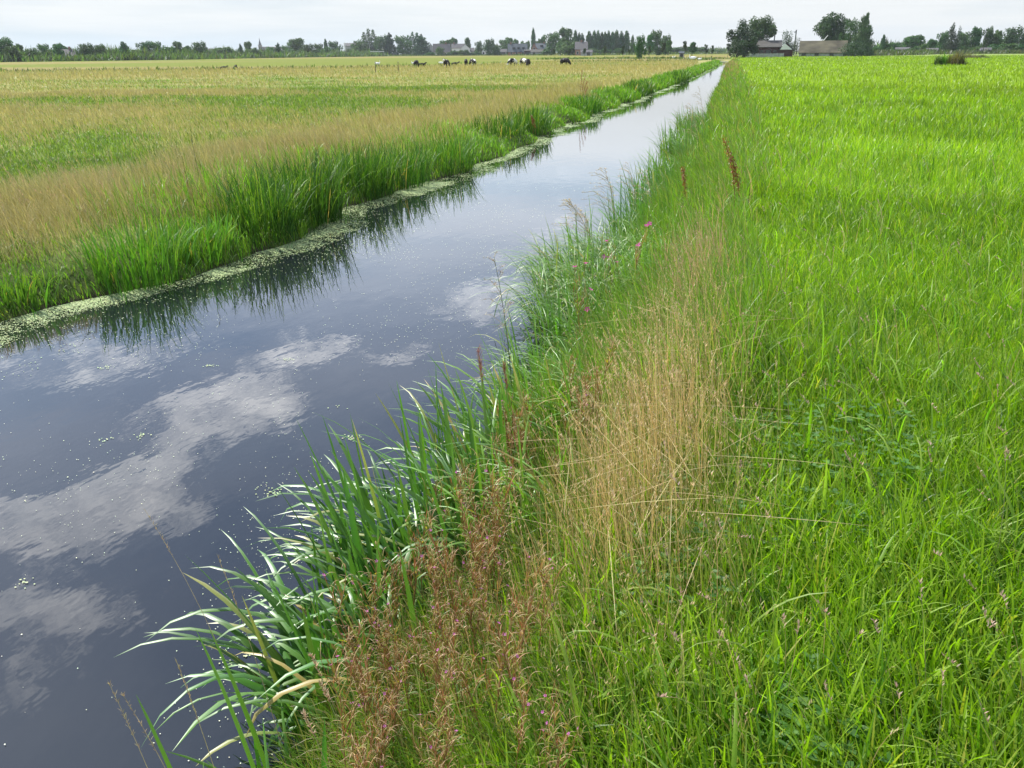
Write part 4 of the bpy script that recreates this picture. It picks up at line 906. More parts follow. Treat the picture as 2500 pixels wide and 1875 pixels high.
tree('bush', 'dark hedge mass under the widest tree of the right-hand row', 2466, 48, 104, 380)
tree('bush', 'dark hedge mass at the right edge of the picture', 2496, 36, 104, 380)
tree('bush', 'grey-green shrubs under the first tree of the right-hand row', 2378, 34, 112, 385)
tree('bush', 'low shrubs at the foot of the leaning pair', 2340, 36, 114, 380)
# shrubs in the right meadow
def meadow_shrub(label, x, y_, w_, h_, greens, n=1600, seed=1):
    r = np.random.default_rng(seed); t = empty('meadow_shrub', (x, y_, 0)); tag(t, label, 'shrub'); A = Acc()
    for cx, hh_, rr, col in greens:
        bx = cx+r.normal(0, rr, n//len(greens)); by = r.normal(0, rr, len(bx)); m = len(bx)
        A.add(*blades(np.stack([bx, by, np.zeros(m)], -1), h_*hh_*(.35+.6*r.random(m))*np.clip(1.25-.5*np.abs(bx-cx)/rr-.25*np.abs(by)/rr, .3, 1.2), .06*np.ones(m), r.random(m)*6.28, np.abs(r.normal(.2, .15, m)), np.abs(r.normal(.6, .3, m)), jit(col, m, .22), seg=3))
    link('foliage', A.mesh('foliage', M_GRASS), t); return t
p = gp(2327, 108); meadow_shrub('tuft of green and withered brown stalks standing alone in the right meadow', p[0], p[1], 3., 1.95,
    ((-1.25, .68, .28, (.06, .10, .02)), (-.75, .85, .28, (.10, .24, .02)), (-.1, .8, .35, (.16, .15, .06)), (.5, 1.05, .4, (.17, .14, .07)), (1.0, .95, .3, (.10, .10, .045)), (.9, .6, .3, (.05, .06, .03))))
p = gp(2372, 190); meadow_shrub('brownish low scrub just behind the lone tuft in the right meadow', p[0], p[1], 4., 1.9, ((-2, .9, 1., (.12, .12, .06)), (0., .8, 1., (.15, .14, .07)), (2., .55, 1., (.12, .14, .05))), 1200, 3)

# ------------------------------------------------------------------ long low hedges and verges (uncounted ground cover)
HV = Acc()
def verge(pts, n, h, w_, col, dep=2.):
    pts = np.array(pts, float); seg_ = np.linalg.norm(np.diff(pts, axis=0), axis=1); cum = np.concatenate([[0], np.cumsum(seg_)]); u = rng.random(n)*cum[-1]
    x = np.interp(u, cum, pts[:, 0])+rng.normal(0, dep, n); y = np.interp(u, cum, pts[:, 1])+rng.normal(0, dep, n)
    hh_ = h*(.45+1.1*vnoise(x, y, .12, 120, 3))
    HV.add(*blades(np.stack([x, y, np.zeros(n)], -1), hh_*(.5+.6*rng.random(n)), w_*(.6+.8*rng.random(n)), rng.random(n)*6.28, np.abs(rng.normal(.3, .3, n)), np.abs(rng.normal(.5, .4, n)), jit(mixc(np.array(col), np.array((.10, .13, .04)), rng.random(n)*.6), n, .25), seg=2))
vp = [gp(-60, 320), gp(150, 330), gp(400, 355), gp(600, 440), gp(800, 520), gp(930, 590)]
verge(vp, 12000, 2.9, .5, (.06, .11, .03), 3.); verge([p_*1.08 for p_ in vp], 9000, 4.6, .6, (.05, .095, .028), 4.)
verge([gp(930, 600), gp(1100, 590), gp(1240, 560), gp(1340, 510)], 3500, 1.3, .4, (.06, .10, .03), 3.)
verge([gp(1400, 480), gp(1560, 520), gp(1700, 560), gp(1790, 600)], 3000, 1.6, .5, (.06, .095, .035), 6.)
verge([gp(1330, 215), gp(1400, 222), gp(1500, 230), gp(1660, 215), gp(1770, 205)], 1800, .6, .16, (.10, .15, .04), 3.)
verge([gp(2120, 290), gp(2250, 370), gp(2420, 375), gp(2560, 370)], 5200, 1.9, .42, (.065, .085, .04), 4.)
verge([gp(1450, 700), gp(1600, 760), gp(1790, 900)], 2600, 5.5, 1.1, (.055, .09, .04), 9.)
verge([gp(1080, 760), gp(1180, 760)], 600, 7.5, 1.2, (.055, .09, .04), 9.); verge([gp(240, 700), gp(330, 700), gp(500, 760), gp(560, 760)], 1200, 5.5, 1.1, (.055, .09, .04), 9.)
verge([gp(2120, 520), gp(2300, 560), gp(2550, 560)], 2600, 6.5, 1.1, (.05, .085, .038), 8.)
tag(link('hedgerow_weeds', HV.mesh('hedgerow_weeds', M_GRASS)), kind='stuff')

# ------------------------------------------------------------------ buildings
M_RG = m_plain('roof_grey', (.08, .078, .078), .8, .25, 2.); M_RS = m_plain('roof_slate', (.060, .075, .085), .7, .25, 2.); M_RR = m_plain('roof_red', (.22, .11, .075), .8, .3, 2.)
M_RM = m_plain('roof_moss', (.072, .066, .040), .9, .5, .35); M_RB = m_plain('roof_barn', (.072, .069, .061), .85, .2, 1.2)
M_WW = m_plain('wall_white', (.62, .62, .60), .8, .08, 2.); M_WG = m_plain('wall_grey', (.33, .33, .33), .85, .15, 2.); M_WB = m_plain('wall_brick', (.26, .15, .11), .85, .25, 4.)
M_WD = m_plain('wall_dark_red', (.050, .022, .020), .8, .3, 3.); M_WIN = m_plain('window_glass', (.025, .03, .035), .15, .2, 2., spec=.6); M_TRIM = m_plain('trim_white', (.72, .72, .70), .6, .05, 3.)
M_WSH = m_plain('wall_weathered', (.30, .32, .31), .9, .3, 1.5)
def building(name, label, cat, x0, x1, ridge, eave, d, depth, roofm, wallm, gable='side', windows=(), door=None, chimney=None, over=.35, turn=0., zb=0., eave_z=None, dormers=(), trim=False):
    """x0..x1, ridge and eave rows in photo pixels; windows = (x, z, w, h) in metres from the middle of the front wall"""
    xc = (x0+x1)/2; p = gp(xc, d); ww = (x1-x0)*mpp(xc, d); hr = zat(xc, ridge, d); he = zat(xc, eave, d)
    t = empty(name, (p[0], p[1], zb), -math.atan2(p[0], p[1])+turn); tag(t, label, cat); hw = ww/2; D = depth
    b = MB(); b.box(-hw, hw, 0, D, -.2, he)
    if gable == 'side':                                   # ridge runs across the view
        for s in (-1, 1): b.poly([(s*hw, 0, he), (s*hw, D, he), (s*hw, D/2, hr-.05)])
    else:
        for yy in (0, D): b.poly([(-hw, yy, he), (hw, yy, he), (0, yy, hr-.05)])
    b.build('wall', wallm, t); r = MB(); th = .14
    if gable == 'side':
        dz = (hr-he)*over/(D/2); a = hw+.2
        for s, y0_, y1_ in ((0, -over, D/2), (1, D+over, D/2)):
            lo = he-dz; r.poly([(-a, y0_, lo), (a, y0_, lo), (a, y1_, hr), (-a, y1_, hr)]); r.poly([(-a, y0_, lo+th), (a, y0_, lo+th), (a, y1_, hr+th), (-a, y1_, hr+th)]); r.poly([(-a, y0_, lo), (a, y0_, lo), (a, y0_, lo+th), (-a, y0_, lo+th)])
            for e in (-a, a): r.poly([(e, y0_, lo), (e, y1_, hr), (e, y1_, hr+th), (e, y0_, lo+th)])
    else:
        dz = (hr-he)*over/hw
        for s in (-1, 1):
            x_ = s*(hw+over); lo = he-dz; r.poly([(x_, -.25, lo), (x_, D+.25, lo), (0, D+.25, hr), (0, -.25, hr)]); r.poly([(x_, -.25, lo+th), (x_, D+.25, lo+th), (0, D+.25, hr+th), (0, -.25, hr+th)])
            for yy in (-.25, D+.25): r.poly([(x_, yy, lo), (0, yy, hr), (0, yy, hr+th), (x_, yy, lo+th)])
            r.poly([(x_, -.25, lo), (x_, D+.25, lo), (x_, D+.25, lo+th), (x_, -.25, lo+th)])
    rf = r.build('roof', roofm, t)
    if chimney is not None:
        c = MB(); cx = chimney*hw; cy = D/2; c.box(cx-.4, cx+.4, cy-.4, cy+.4, hr-.8, hr+.9); c.box(cx-.46, cx+.46, cy-.46, cy+.46, hr+.9, hr+1.02); c.build('chimney', M_WB, rf)
    for wx, wz, w2, h2 in windows:
        m = MB(); m.box(wx-w2/2-.07, wx+w2/2+.07, -.06, -.003, wz-.07, wz+h2+.07); f = m.build('window', M_TRIM if name != 'barn' else M_BARK, t); m = MB(); m.box(wx-w2/2, wx+w2/2, -.075, -.063, wz, wz+h2); m.box(wx-w2/2-.12, wx+w2/2+.12, -.15, -.078, wz-.13, wz-.08); m.build('pane', M_WIN, f)
    for wx, fz in dormers:
        m = MB(); z0 = he+(hr-he)*fz; y0_ = D/2*fz; m.box(wx-.8, wx+.8, y0_-.1, y0_+1.6, z0-.1, z0+1.15); m.box(wx-.95, wx+.95, y0_-.3, y0_+1.8, z0+1.15, z0+1.27); dm = m.build('dormer', roofm, t)
        m = MB(); m.box(wx-.6, wx+.6, y0_-.14, y0_-.105, z0+.1, z0+1.0); m.build('pane', M_WIN, dm)
    if door is not None:
        m = MB(); m.box(door[0]-door[1]/2, door[0]+door[1]/2, -.05, -.003, 0.0, door[2]); dr = m.build('door', M_WIN if len(door) < 4 else door[3], t); m = MB(); m.box(door[0]+door[1]*.35, door[0]+door[1]*.35+.06, -.11, -.053, 1., 1.15); m.build('handle', M_TRIM, dr)
    if trim:
        m = MB(); m.box(-hw-.05, hw+.05, -.09, -.004, he-.42, he-.2); m.build('trim', M_TRIM, t)
    return t
building('house', 'grey-roofed low house half hidden by trees at the far left', 'house', 149, 186, 121, 137, 352, 8, M_RG, M_WW, windows=((-1.5, .5, 1, .8), (1., .5, 1, .8)), chimney=.3)
building('house', 'pale roof among bushes left of the slender dark tree', 'house', 503, 527, 119, 128, 520, 8, M_RG, M_WG, windows=((0, 1, 1.2, 1),))
building('house', 'small grey roof behind the bush right of the church', 'house', 668, 678, 116, 124, 600, 7, M_RG, M_WG, windows=((0, 1, 1, 1),))
building('hall', 'large grey hall with a white edge at its left gable', 'hall', 842, 882, 105, 112, 640, 16, M_RG, M_WG, windows=((-2, 1, 2, 1.5), (3, 1, 2, 1.5)), door=(-4, 1.6, 2.4))
t = empty('corner_post', (*gp(843.5, 638), 0)); tag(t, 'white upright edge post at the left corner of the grey hall', 'post'); m = MB(); m.box(-.28, .28, -.28, .28, -.1, zat(843, 105, 638)); m.box(-.36, .36, -.36, .36, zat(843, 105, 638), zat(843, 105, 638)+.15); m.build('post', M_TRIM, t)
building('house', 'grey house with two pointed gables, left gable behind the thick clump', 'house', 1040, 1064, 106, 124, 640, 9, M_RG, M_WG, gable='front', windows=((0, 2.2, 1.4, 1.2),))
building('house', 'grey gabled house with a white ground floor', 'house', 1058, 1100, 107, 127, 620, 9, M_RG, M_WW, windows=((-2.5, .6, 1.4, 1.1), (2.5, .6, 1.4, 1.1)), chimney=.5)
building('house', 'white house with a grey roof, long side', 'house', 1103, 1133, 107, 117, 610, 8, M_RG, M_WW, windows=((-2.2, .8, 1.1, 1.4), (2.2, .8, 1.1, 1.4), (-2.2, 2.7, 1.1, 1.)), door=(0, 1.1, 2.2), chimney=-.6)
building('house', 'white gable wing joined to the white grey-roofed house', 'house', 1124, 1148, 108, 119, 598, 9, M_RG, M_WW, gable='front', windows=((-1.2, .8, 1.1, 1.4), (1.2, 2.8, 1., 1.1)))
building('garage', 'low grey-roofed annex right of the white gable', 'garage', 1142, 1158, 117, 125, 600, 7, M_RG, M_WG, door=(0, 2.6, 2.2, M_TRIM))
building('house', 'pale gabled house behind the dark tree', 'house', 1176, 1202, 106, 126, 580, 9, M_RG, M_WW, gable='front', windows=((-2.3, .8, 1., 1.3), (2.3, .8, 1., 1.3)))
building('house', 'house with a reddish gable tip between the pale house and the slate roof', 'house', 1203, 1224, 106, 121, 575, 9, M_RR, M_WW, gable='front', windows=((1., 3., 1., 1.),))
building('garage', 'light grey low building left of the slate-roofed house', 'garage', 1213, 1237, 120, 127, 565, 7, M_RG, M_WG, door=(1, 2.4, 2.1))
building('house', 'slate-roofed long house with dormer windows and brick walls', 'house', 1240, 1287, 107, 126, 545, 9, M_RS, M_WB, windows=((-4., .6, .9, 1.5), (-.6, .6, .9, 1.5), (3.4, .5, 1.2, 1.7)), dormers=((-2.4, .3), (.6, .3), (3.6, .3)), chimney=-.7)
building('house', 'red brick gable house behind the grey shed', 'house', 1294, 1314, 105, 125, 555, 9, M_RR, M_WB, gable='front', windows=((0, 3.2, 1., 1.2),))
building('house', 'dark-roofed house wing right of the red gable', 'house', 1308, 1333, 106, 119, 560, 9, M_RS, M_WB, dormers=((.3, .3),), chimney=.6)
building('shed', 'open dark shed with a pale roof edge right of the slate-roofed house', 'shed', 1280, 1299, 121.5, 124, 530, 6, M_RB, M_WD, door=(0, 3., 2.))
building('shed', 'long grey-walled shed with a light roof before the red gable', 'shed', 1296, 1328, 121, 127, 525, 7, M_RB, M_WSH, door=(-2, 1.4, 1.9))
building('house', 'dark-roofed barn house in the shade left of the poplar row', 'house', 1404, 1434, 102, 120, 470, 10, M_RG, M_WB, windows=((-2, .7, 1., 1.3), (1.5, .7, 1., 1.3)), chimney=.0)
building('shed', 'low grey outbuilding right of the dark-roofed barn house', 'shed', 1418, 1446, 122, 128, 430, 6, M_RG, M_WSH, door=(1, 1.5, 1.8))
building('shed', 'small bluish-grey shed in the meadow left of the canal end', 'shed', 1659, 1670, 127, 130, 235, 3, M_RS, M_WG, over=.1, door=(0, .8, 1.1))
# the farm at the end of the canal
building('barn', 'long dark red barn with a plain grey roof, beside the canal', 'barn', 1832, 1906, 99.5, 114.5, 255, 8, M_RB, M_WD, windows=((-1, 1.2, .9, .6), (2.6, 1.2, .9, .6)), door=(.8, 1.4, 1.9))
building('barn', 'pale cream gable of the small farm building between the two barns', 'barn', 1903, 1936, 104, 121.5, 252, 7, M_RS, M_WD, gable='front', over=.25, turn=0.)
p = gp(1919, 251.7); t = empty('gable_boards', (p[0], p[1], 0), -math.atan2(*p)); tag(t, 'cream painted boarding filling the gable between the two barns', 'boarding'); hw = 15*mpp(1919, 252); m = MB()
zt, ze = zat(1919, 105.5, 252), zat(1919, 121, 252)
for a_, b_ in ((-.02, .03),): m.poly([(-hw, a_, ze), (hw, a_, ze), (-.5, a_, zt)]); m.poly([(-hw, b_, ze), (hw, b_, ze), (-.5, b_, zt)]); m.poly([(-hw, a_, ze), (hw, a_, ze), (hw, b_, ze), (-hw, b_, ze)]); m.poly([(-hw, a_, ze), (-.5, a_, zt), (-.5, b_, zt), (-hw, b_, ze)]); m.poly([(hw, a_, ze), (-.5, a_, zt), (-.5, b_, zt), (hw, b_, ze)])
m.build('boards', M_WW, t)
building('barn', 'long low barn with a large mossy brown roof', 'barn', 1951, 2066, 100, 128.5, 262, 12, M_RM, M_WSH, windows=((-5, .35, 1., .5), (-1.5, .35, 1., .5), (2.5, .35, 1., .5)), door=(6.2, 1.2, 1.0), over=.3)
t = empty('plank_fence', (*gp(1868, 243), 0), -math.atan2(*gp(1868, 243))); tag(t, 'weathered grey board fence in front of the dark red barn', 'fence'); hw = 46*mpp(1868, 243); m = MB(); k_ = 30
for q in range(k_): xx = -hw+2*hw*q/k_; m.box(xx, xx+2*hw/k_*.93, 0, .04, 0, .95+.06*rng.random())
m.build('boards', M_WSH, t)
for q in range(7):
    m = MB(); xx = -hw+2*hw*q/6.; m.box(xx-.06, xx+.06, -.10, -.003, 0, 1.12); m.build('post', M_WG, t)
building('shed', 'flat greyish sheds on the right horizon left of the leaning pair', 'shed', 2262, 2290, 118, 122, 370, 8, M_RG, M_WG, door=(1, 1.8, 1.6))
building('house', 'pinkish low house under the right-hand tree row', 'house', 2394, 2420, 117, 124, 375, 8, M_RG, m_plain('wall_pink', (.48, .38, .36), .8, .1, 2.), windows=((-1.2, .6, 1, .9), (1.2, .6, 1, .9)))
building('shed', 'long low grey roof on the horizon behind the field right of the farm', 'shed', 2186, 2222, 116, 121, 400, 8, M_RG, M_WG, door=(0, 2, 1.8))
# church
d_ = 1000.; p = gp(637.5, d_); t = empty('church', (p[0], p[1], 0), -math.atan2(*p)); tag(t, 'distant church tower with a sharp grey spire above the trees', 'church')
hw = 4.6*mpp(637, d_); zt = zat(637, 110, d_); zs = zat(637, 91, d_); m = MB(); m.box(-hw, hw, -hw, hw, 0, zt); m.box(-hw-.3, hw+.3, -hw-.3, hw+.3, zt-.6, zt-.1); m.build('wall', m_plain('church_brick', (.22, .20, .19), .9, .15, 1.), t)
sp_ = MB(); q8 = [(hw*.92*math.cos(math.pi/8+k*math.pi/4), hw*.92*math.sin(math.pi/8+k*math.pi/4)) for k in range(8)]
for k in range(8): a_, b_ = q8[k], q8[(k+1) % 8]; sp_.poly([(*a_, zt), (*b_, zt), (b_[0]*.28, b_[1]*.28, zt+(zs-zt)*.55), (a_[0]*.28, a_[1]*.28, zt+(zs-zt)*.55)]); sp_.poly([(a_[0]*.28, a_[1]*.28, zt+(zs-zt)*.55), (b_[0]*.28, b_[1]*.28, zt+(zs-zt)*.55), (0, 0, zs)])
sp_.build('spire', M_RG, t)
for s in (-1, 1): m = MB(); m.box(s*hw*.45-.5, s*hw*.45+.5, -hw-.12, -hw-.003, zt-4.5, zt-1.5); m.build('window', M_WIN, t)
m = MB(); m.box(hw, hw+22, -5, 5, 0, zt*.55); m.poly([(hw, -5, zt*.55), (hw+22, -5, zt*.55), (hw+22, 0, zt*.85), (hw, 0, zt*.85)]); m.poly([(hw, 5, zt*.55), (hw+22, 5, zt*.55), (hw+22, 0, zt*.85), (hw, 0, zt*.85)]); m.build('nave', M_RG, t)
# masts with a wire
M_MAST = m_plain('mast_steel', (.10, .105, .11), .6, .15, 3., metal=.3)
for x_, tp, lab in ((1887.5, 74, 'grey mast behind the dark red barn, left end of the wire'), (1938.5, 73, 'grey mast behind the white gable, right end of the wire')):
    p = gp(x_, 330); z1 = zat(x_, tp, 330); t = empty('mast', (p[0], p[1], 0), -math.atan2(*p)); tag(t, lab, 'mast'); m = MB(); m.box(-.2, .2, -.2, .2, 0, z1); m.build('pole', M_MAST, t); m = MB(); m.box(-.75, .2, -.06, .06, z1-.9, z1-.72); m.box(-.34, -.22, -.12, .12, z1-.72, z1-.35); m.build('bracket', M_MAST, t)
a_ = gp(1887.5, 330); b_ = gp(1938.5, 330); z1 = zat(1910, 77, 330); m = MB()
m.tube([(a_[0]+(b_[0]-a_[0])*k/8., a_[1]+(b_[1]-a_[1])*k/8., z1-.25*math.sin(math.pi*k/8.)) for k in range(9)], [.045]*9, 4); tag(m.build('overhead_wire', M_MAST), 'thin wire strung between the two grey masts of the farm', 'wire')
# leaning white board beside the mossy barn's ridge
p = gp(2012, 280); t = empty('leaning_pole', (p[0], p[1], 0), -math.atan2(*p)); tag(t, 'pale slanting pole showing above the mossy barn roof', 'pole'); m = MB(); m.tube([(-1.6, 0, 0.), (-.6, 0, zat(2008, 100, 280)), (.55, 0, zat(2017, 86, 280))], [.16, .16, .1], 6); m.build('pole', M_TRIM, t)
# plank across the end of the canal
t = empty('footbridge', (-.6, 159., -.18)); tag(t, 'pale plank footbridge across the far end of the canal', 'footbridge'); m = MB(); m.box(-1.15, 1.25, -.35, .35, 0., .07); m.build('deck', M_WW, t)
for s in (-1.0, 1.1): m = MB(); m.tube([(s, -.25, -.9), (s, -.25, .0)], [.06, .055], 6); m.tube([(s, .25, -.9), (s, .25, .0)], [.06, .055], 6); m.build('pile', M_BARK, t)

# ------------------------------------------------------------------ cars under the carport
def ext(prof, y0, y1, b, m=0):
    n = len(prof); i = len(b.v)
    b.v += [(x, y0, z) for x, z in prof]+[(x, y1, z) for x, z in prof]; b.f.append(tuple(range(i, i+n))); b.m.append(m); b.f.append(tuple(range(i+2*n-1, i+n-1, -1))); b.m.append(m)
    for k in range(n): b.f.append((i+k, i+(k+1) % n, i+n+(k+1) % n, i+n+k)); b.m.append(m)
M_TYRE = m_plain('tyre', (.02, .02, .02), .8, .1, 5.); M_CARW = m_plain('car_paint_white', (.75, .76, .78), .25, .03, 1., spec=.6)
def car(label, x, d, turn):
    p = gp(x, d); t = empty('parked_car', (p[0], p[1], 0), -math.atan2(*p)+turn); tag(t, label, 'car', None)
    b = MB(); ext([(-2.1, .35), (-2.1, .8), (-1.9, .9), (-1.05, .98), (1.9, 1.0), (2.1, .85), (2.12, .35)], -.85, .85, b); b.build('body', M_CARW, t)
    b = MB(); ext([(-1.05, .97), (-.45, 1.42), (1.05, 1.46), (1.75, .99)], -.72, .72, b); b.build('windows', M_WIN, t); b = MB(); ext([(-.5, 1.425), (-.35, 1.5), (.95, 1.53), (1.08, 1.465)], -.74, .74, b); b.build('roof', M_CARW, t)
    for sx_ in (-1.35, 1.35):
        for sy_ in (-.86, .7): b = MB(); b.tube([(sx_, sy_, .32), (sx_, sy_+.16, .32)], [.32, .32], 14); b.build('wheel', M_TYRE, t)
car('white parked car under the carport, left of the two', 926, 590, .5); car('white parked car with pale bonnet, right of the two', 941, 592, .4)
t = empty('carport', (*gp(921, 600), 0), -math.atan2(*gp(921, 600))); tag(t, 'flat pale carport roof on posts over the white cars', 'carport'); hw = 17*mpp(921, 600); zc = zat(921, 126.5, 600); m = MB(); m.box(-hw, hw, -1, 5, zc, zc+.35); m.build('roof', M_TRIM, t)
for s in (-1, -.3, .4, 1): m = MB(); m.box(s*hw*.97-.1, s*hw*.97+.1, -.9, -.7, 0, zc-.003); m.build('post', M_WG, t)

# ------------------------------------------------------------------ cattle
def m_cow(name, scale, thr, seed, black=(.018, .016, .015)):
    m, t = mat(name); o = t.n('ShaderNodeOutputMaterial'); b = t.n('ShaderNodeBsdfPrincipled', i_Roughness=.75); b.inputs['Specular IOR Level'].default_value = .25
    tcn = t.n('ShaderNodeTexCoord'); mp = t.n('ShaderNodeMapping'); mp.inputs['Location'].default_value = (seed, seed*.7, 0); n_ = t.n('ShaderNodeTexNoise', i_Scale=scale, i_Detail=1.5); t.l(tcn.outputs['Object'], mp.inputs[0]); t.l(mp.outputs[0], n_.inputs['Vector'])
    t.l(t.ramp(n_.outputs[0], [(thr, black), (thr+.015, (.68, .66, .62))]), b.inputs['Base Color']); t.l(b.outputs[0], o.inputs[0]); return m
def skin_body(name, verts, edges, radii, m, sub=2):
    me = bpy.data.meshes.new(name); me.from_pydata(verts, edges, []); o = bpy.data.objects.new(name, me); C.objects.link(o)
    sk = o.modifiers.new('skin', 'SKIN'); sk.use_smooth_shade = True; ss = o.modifiers.new('sub', 'SUBSURF'); ss.levels = sub; ss.render_levels = sub
    for v_, r_ in zip(me.skin_vertices[0].data, radii): v_.radius = (r_[0], r_[1]) if isinstance(r_, tuple) else (r_, r_)
    me.skin_vertices[0].data[0].use_root = True
    dg = bpy.context.evaluated_depsgraph_get(); me2 = bpy.data.meshes.new_from_object(o.evaluated_get(dg)); bpy.data.objects.remove(o); me2.name = name
    me2.materials.clear(); me2.materials.append(m); me2.polygons.foreach_set('use_smooth', np.ones(len(me2.polygons), bool)); return me2
def cow_mesh(name, m, pose='graze'):
    V = [(0, 0, 1.0), (.45, 0, 1.02), (.75, 0, 1.06), (-.45, 0, .98), (-.78, 0, 1.02)]; E = [(0, 1), (1, 2), (0, 3), (3, 4)]; Rr = [(.36, .42), (.35, .39), (.25, .29), (.37, .41), (.30, .30)]
    def ch(start, pts, rs):
        prev = start
        for p_, r_ in zip(pts, rs): V.append(p_); Rr.append(r_); E.append((prev, len(V)-1)); prev = len(V)-1
        return prev
    if pose == 'graze': ch(2, [(1.0, 0, .92), (1.22, 0, .62), (1.36, 0, .40), (1.46, 0, .20)], [.21, .17, .17, .10])
    elif pose == 'up': ch(2, [(1.02, 0, 1.18), (1.20, 0, 1.38), (1.38, 0, 1.38), (1.60, 0, 1.28)], [.17, .14, .14, .08])
    for s in (-1, 1):
        f = .05*s; ch(1, [(.60+f, .20*s, .72), (.58+f, .20*s, .42), (.60+f, .20*s, .10), (.64+f, .20*s, .03)], [.13, .075, .055, .065])
        ch(4, [(-.70-f, .22*s, .74), (-.62-f, .22*s, .52), (-.78-f, .22*s, .38), (-.74-f, .22*s, .08), (-.70-f, .22*s, .03)], [.18, .10, .065, .055, .065])
    ch(4, [(-1.02, 0, 1.02), (-1.08, 0, .75), (-1.07, 0, .48)], [.045, .028, .045])
    return skin_body(name, V, E, Rr, m, 1)
CM = [m_cow('cow_hide_black', 1.1, .66, 3.), m_cow('cow_hide_mixed', 1.3, .57, 7.2), m_cow('cow_hide_pale', 1.2, .53, 11.)]
CWM = {}
def cow(label, x, d, az, hide, pose='graze', s=1.0, group='black and white cattle grazing in the far field'):
    s *= .74
    """az: heading relative to the line of sight; 0 = heading right in the picture"""
    key = (hide, pose)
    if key not in CWM: CWM[key] = cow_mesh('cow_body', CM[hide], pose)
    p = gp(x, d); t = empty('cow', (p[0], p[1], 0.), -math.atan2(*p)+az, (s, s, s)); tag(t, label, 'cow', group); link('body', CWM[key], t)
    hx, hz_, dx_ = (1.33, .46, -.02) if pose == 'graze' else (1.30, 1.46, -.05)
    for sgn in (-1, 1):
        b = MB(); b.tube([(hx, .10*sgn, hz_), (hx+dx_, .20*sgn, hz_+.03), (hx+dx_*2, .28*sgn, hz_)], [.03, .05, .015], 6); b.build('ear', CM[0], t, True)
    return t
cow('black-headed cow with a white back, leftmost of the herd', 1015, 108, 1.25, 0, 'graze', .86)
cow('cow seen end-on with a white left flank, near the front of the herd', 1089, 100, -1.9, 1, 'up', .95)
cow('all-black cow seen from behind, between the white-flanked cow and its neighbour', 1137, 118, 1.57, 0, 'graze', .9)
cow('cow with black front and white rump beside the all-black one', 1154, 116, 2.1, 1, 'graze', .92)
cow('pale patched cow grazing with its head down to the left', 1252, 112, 3.9, 2, 'graze', .95)
cow('patched cow standing behind the black cow with the white shoulder', 1278, 116, 2.1, 2, 'graze', .95)
cow('black cow with a white shoulder seen head-on', 1289, 104, -1.7, 0, 'graze', .95)
cow('black cow with a white hip grazing to the right, rightmost of the herd', 1379, 108, -.75, 0, 'graze', .98)
# cattle lying beyond the ditch edge
def lying(label, x, d, hide, az, s=.9):
    V = [(0, 0, .38), (.45, 0, .40), (.75, 0, .45), (-.5, 0, .36), (-.8, 0, .34), (1.0, 0, .62), (1.2, 0, .78), (1.45, 0, .70), (.5, .35, .14), (.75, .4, .1), (-.5, .4, .14), (-.2, .55, .1)]; E = [(0, 1), (1, 2), (0, 3), (3, 4), (2, 5), (5, 6), (6, 7), (1, 8), (8, 9), (3, 10), (10, 11)]
    R_ = [.34, .32, .22, .34, .22, .15, .13, .08, .10, .06, .12, .06]; k = ('lie', hide)
    if k not in CWM: CWM[k] = skin_body('cow_body', V, E, R_, CM[hide], 1)
    p = gp(x, d); t = empty('cow', (p[0], p[1], 0), -math.atan2(*p)+az, (s, s, s)); tag(t, label, 'cow', 'cattle lying along the ditch'); link('body', CWM[k], t)
    for sgn in (-1, 1): b = MB(); b.tube([(1.15, .1*sgn, .86), (1.1, .24*sgn, .88)], [.035, .02], 6); b.build('ear', CM[0], t, True)
lying('dark cow lying by the ditch, leftmost of the dark lumps', 540, 112, 0, .4, .5); lying('dark cow lying by the ditch, smaller right neighbour', 571, 116, 0, 1.4, .55)
lying('dark cow lying by the ditch beside the leftmost standing cow', 1026, 118, 0, .3, .62); lying('dark cow lying by the ditch right of the white-flanked cow', 1108, 124, 0, .2, .62)
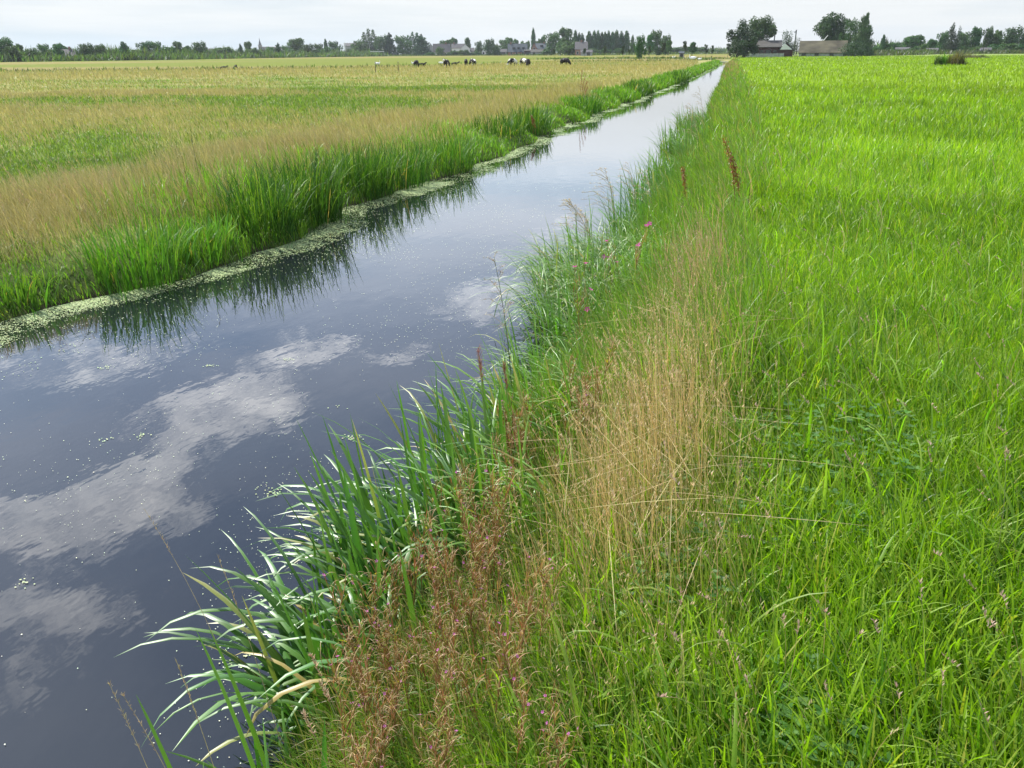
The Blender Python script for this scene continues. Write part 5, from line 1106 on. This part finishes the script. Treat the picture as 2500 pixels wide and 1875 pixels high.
# swans resting in the grass
M_SWAN = m_plain('swan_white', (.8, .8, .78), .7, .05, 3.); M_BEAK = m_plain('swan_beak', (.6, .22, .05), .5, .1, 3.)
SWM = skin_body('swan_body', [(0, 0, .25), (.25, 0, .26), (-.3, 0, .30), (-.52, 0, .38), (.38, 0, .36), (.42, 0, .52), (.38, 0, .66), (.46, 0, .72)], [(0, 1), (0, 2), (2, 3), (1, 4), (4, 5), (5, 6), (6, 7)], [(.2, .22), .16, .15, .04, .08, .045, .04, .05], M_SWAN, 1)
def swan(label, x, d, az, s=1.):
    p = gp(x, d); t = empty('swan', (p[0], p[1], 0.05), -math.atan2(*p)+az, (s, s, s)); tag(t, label, 'swan', 'white swans resting in the meadow'); link('body', SWM, t)
    b = MB(); b.tube([(.50, 0, .72), (.60, 0, .69)], [.022, .008], 6); b.build('beak', M_BEAK, t)
swan('white swan nearest the canal end, the brightest white speck', 1692, 172, 3.1, 1.5); swan('small white bird right of the brightest white speck', 1710, 172, 0., .8)
swan('white swan far left along the ditch', 920, 130, .3, .9); swan('white swan between the leftmost cow and the white-flanked cow', 1076, 135, 0, .8); swan('white swan just left of the leftmost cow', 1008, 135, 3., .7)
swan('small white bird in the meadow by the grey shed', 1646, 220, 0., .9)
# lone post in the field
for x_, y1, lab in ((914, 182, 'thin dark post standing in the ripe grass of the left field'), (970, 186, 'shorter thin dark post in the left field, right of the first')):
    p = gp(x_, 80); t = empty('field_post', (p[0], p[1], 0)); tag(t, lab, 'post'); m = MB(); m.tube([(0, 0, -.2), (.01, 0, .5), (.02, 0, .95)], [.035, .033, .03], 6); m.build('pole', M_BARK, t); m = MB(); m.tube([(.02, 0, .951), (.02, 0, 1.0)], [.036, .02], 6); m.build('cap', M_WG, t)

# ------------------------------------------------------------------ air
M_HAZE, t = mat('air_haze'); o = t.n('ShaderNodeOutputMaterial'); pv = t.n('ShaderNodeVolumePrincipled', i_Density=HAZE); pv.inputs['Color'].default_value = (.86, .92, 1., 1); pv.inputs['Anisotropy'].default_value = .3
t.l(pv.outputs[0], o.inputs['Volume'])
if HAZE > 0:
    b = MB(); b.box(-2100, 2100, -1700, 2300, -2.6, 45.); hz_o = b.build('haze', M_HAZE); tag(hz_o, kind='stuff')
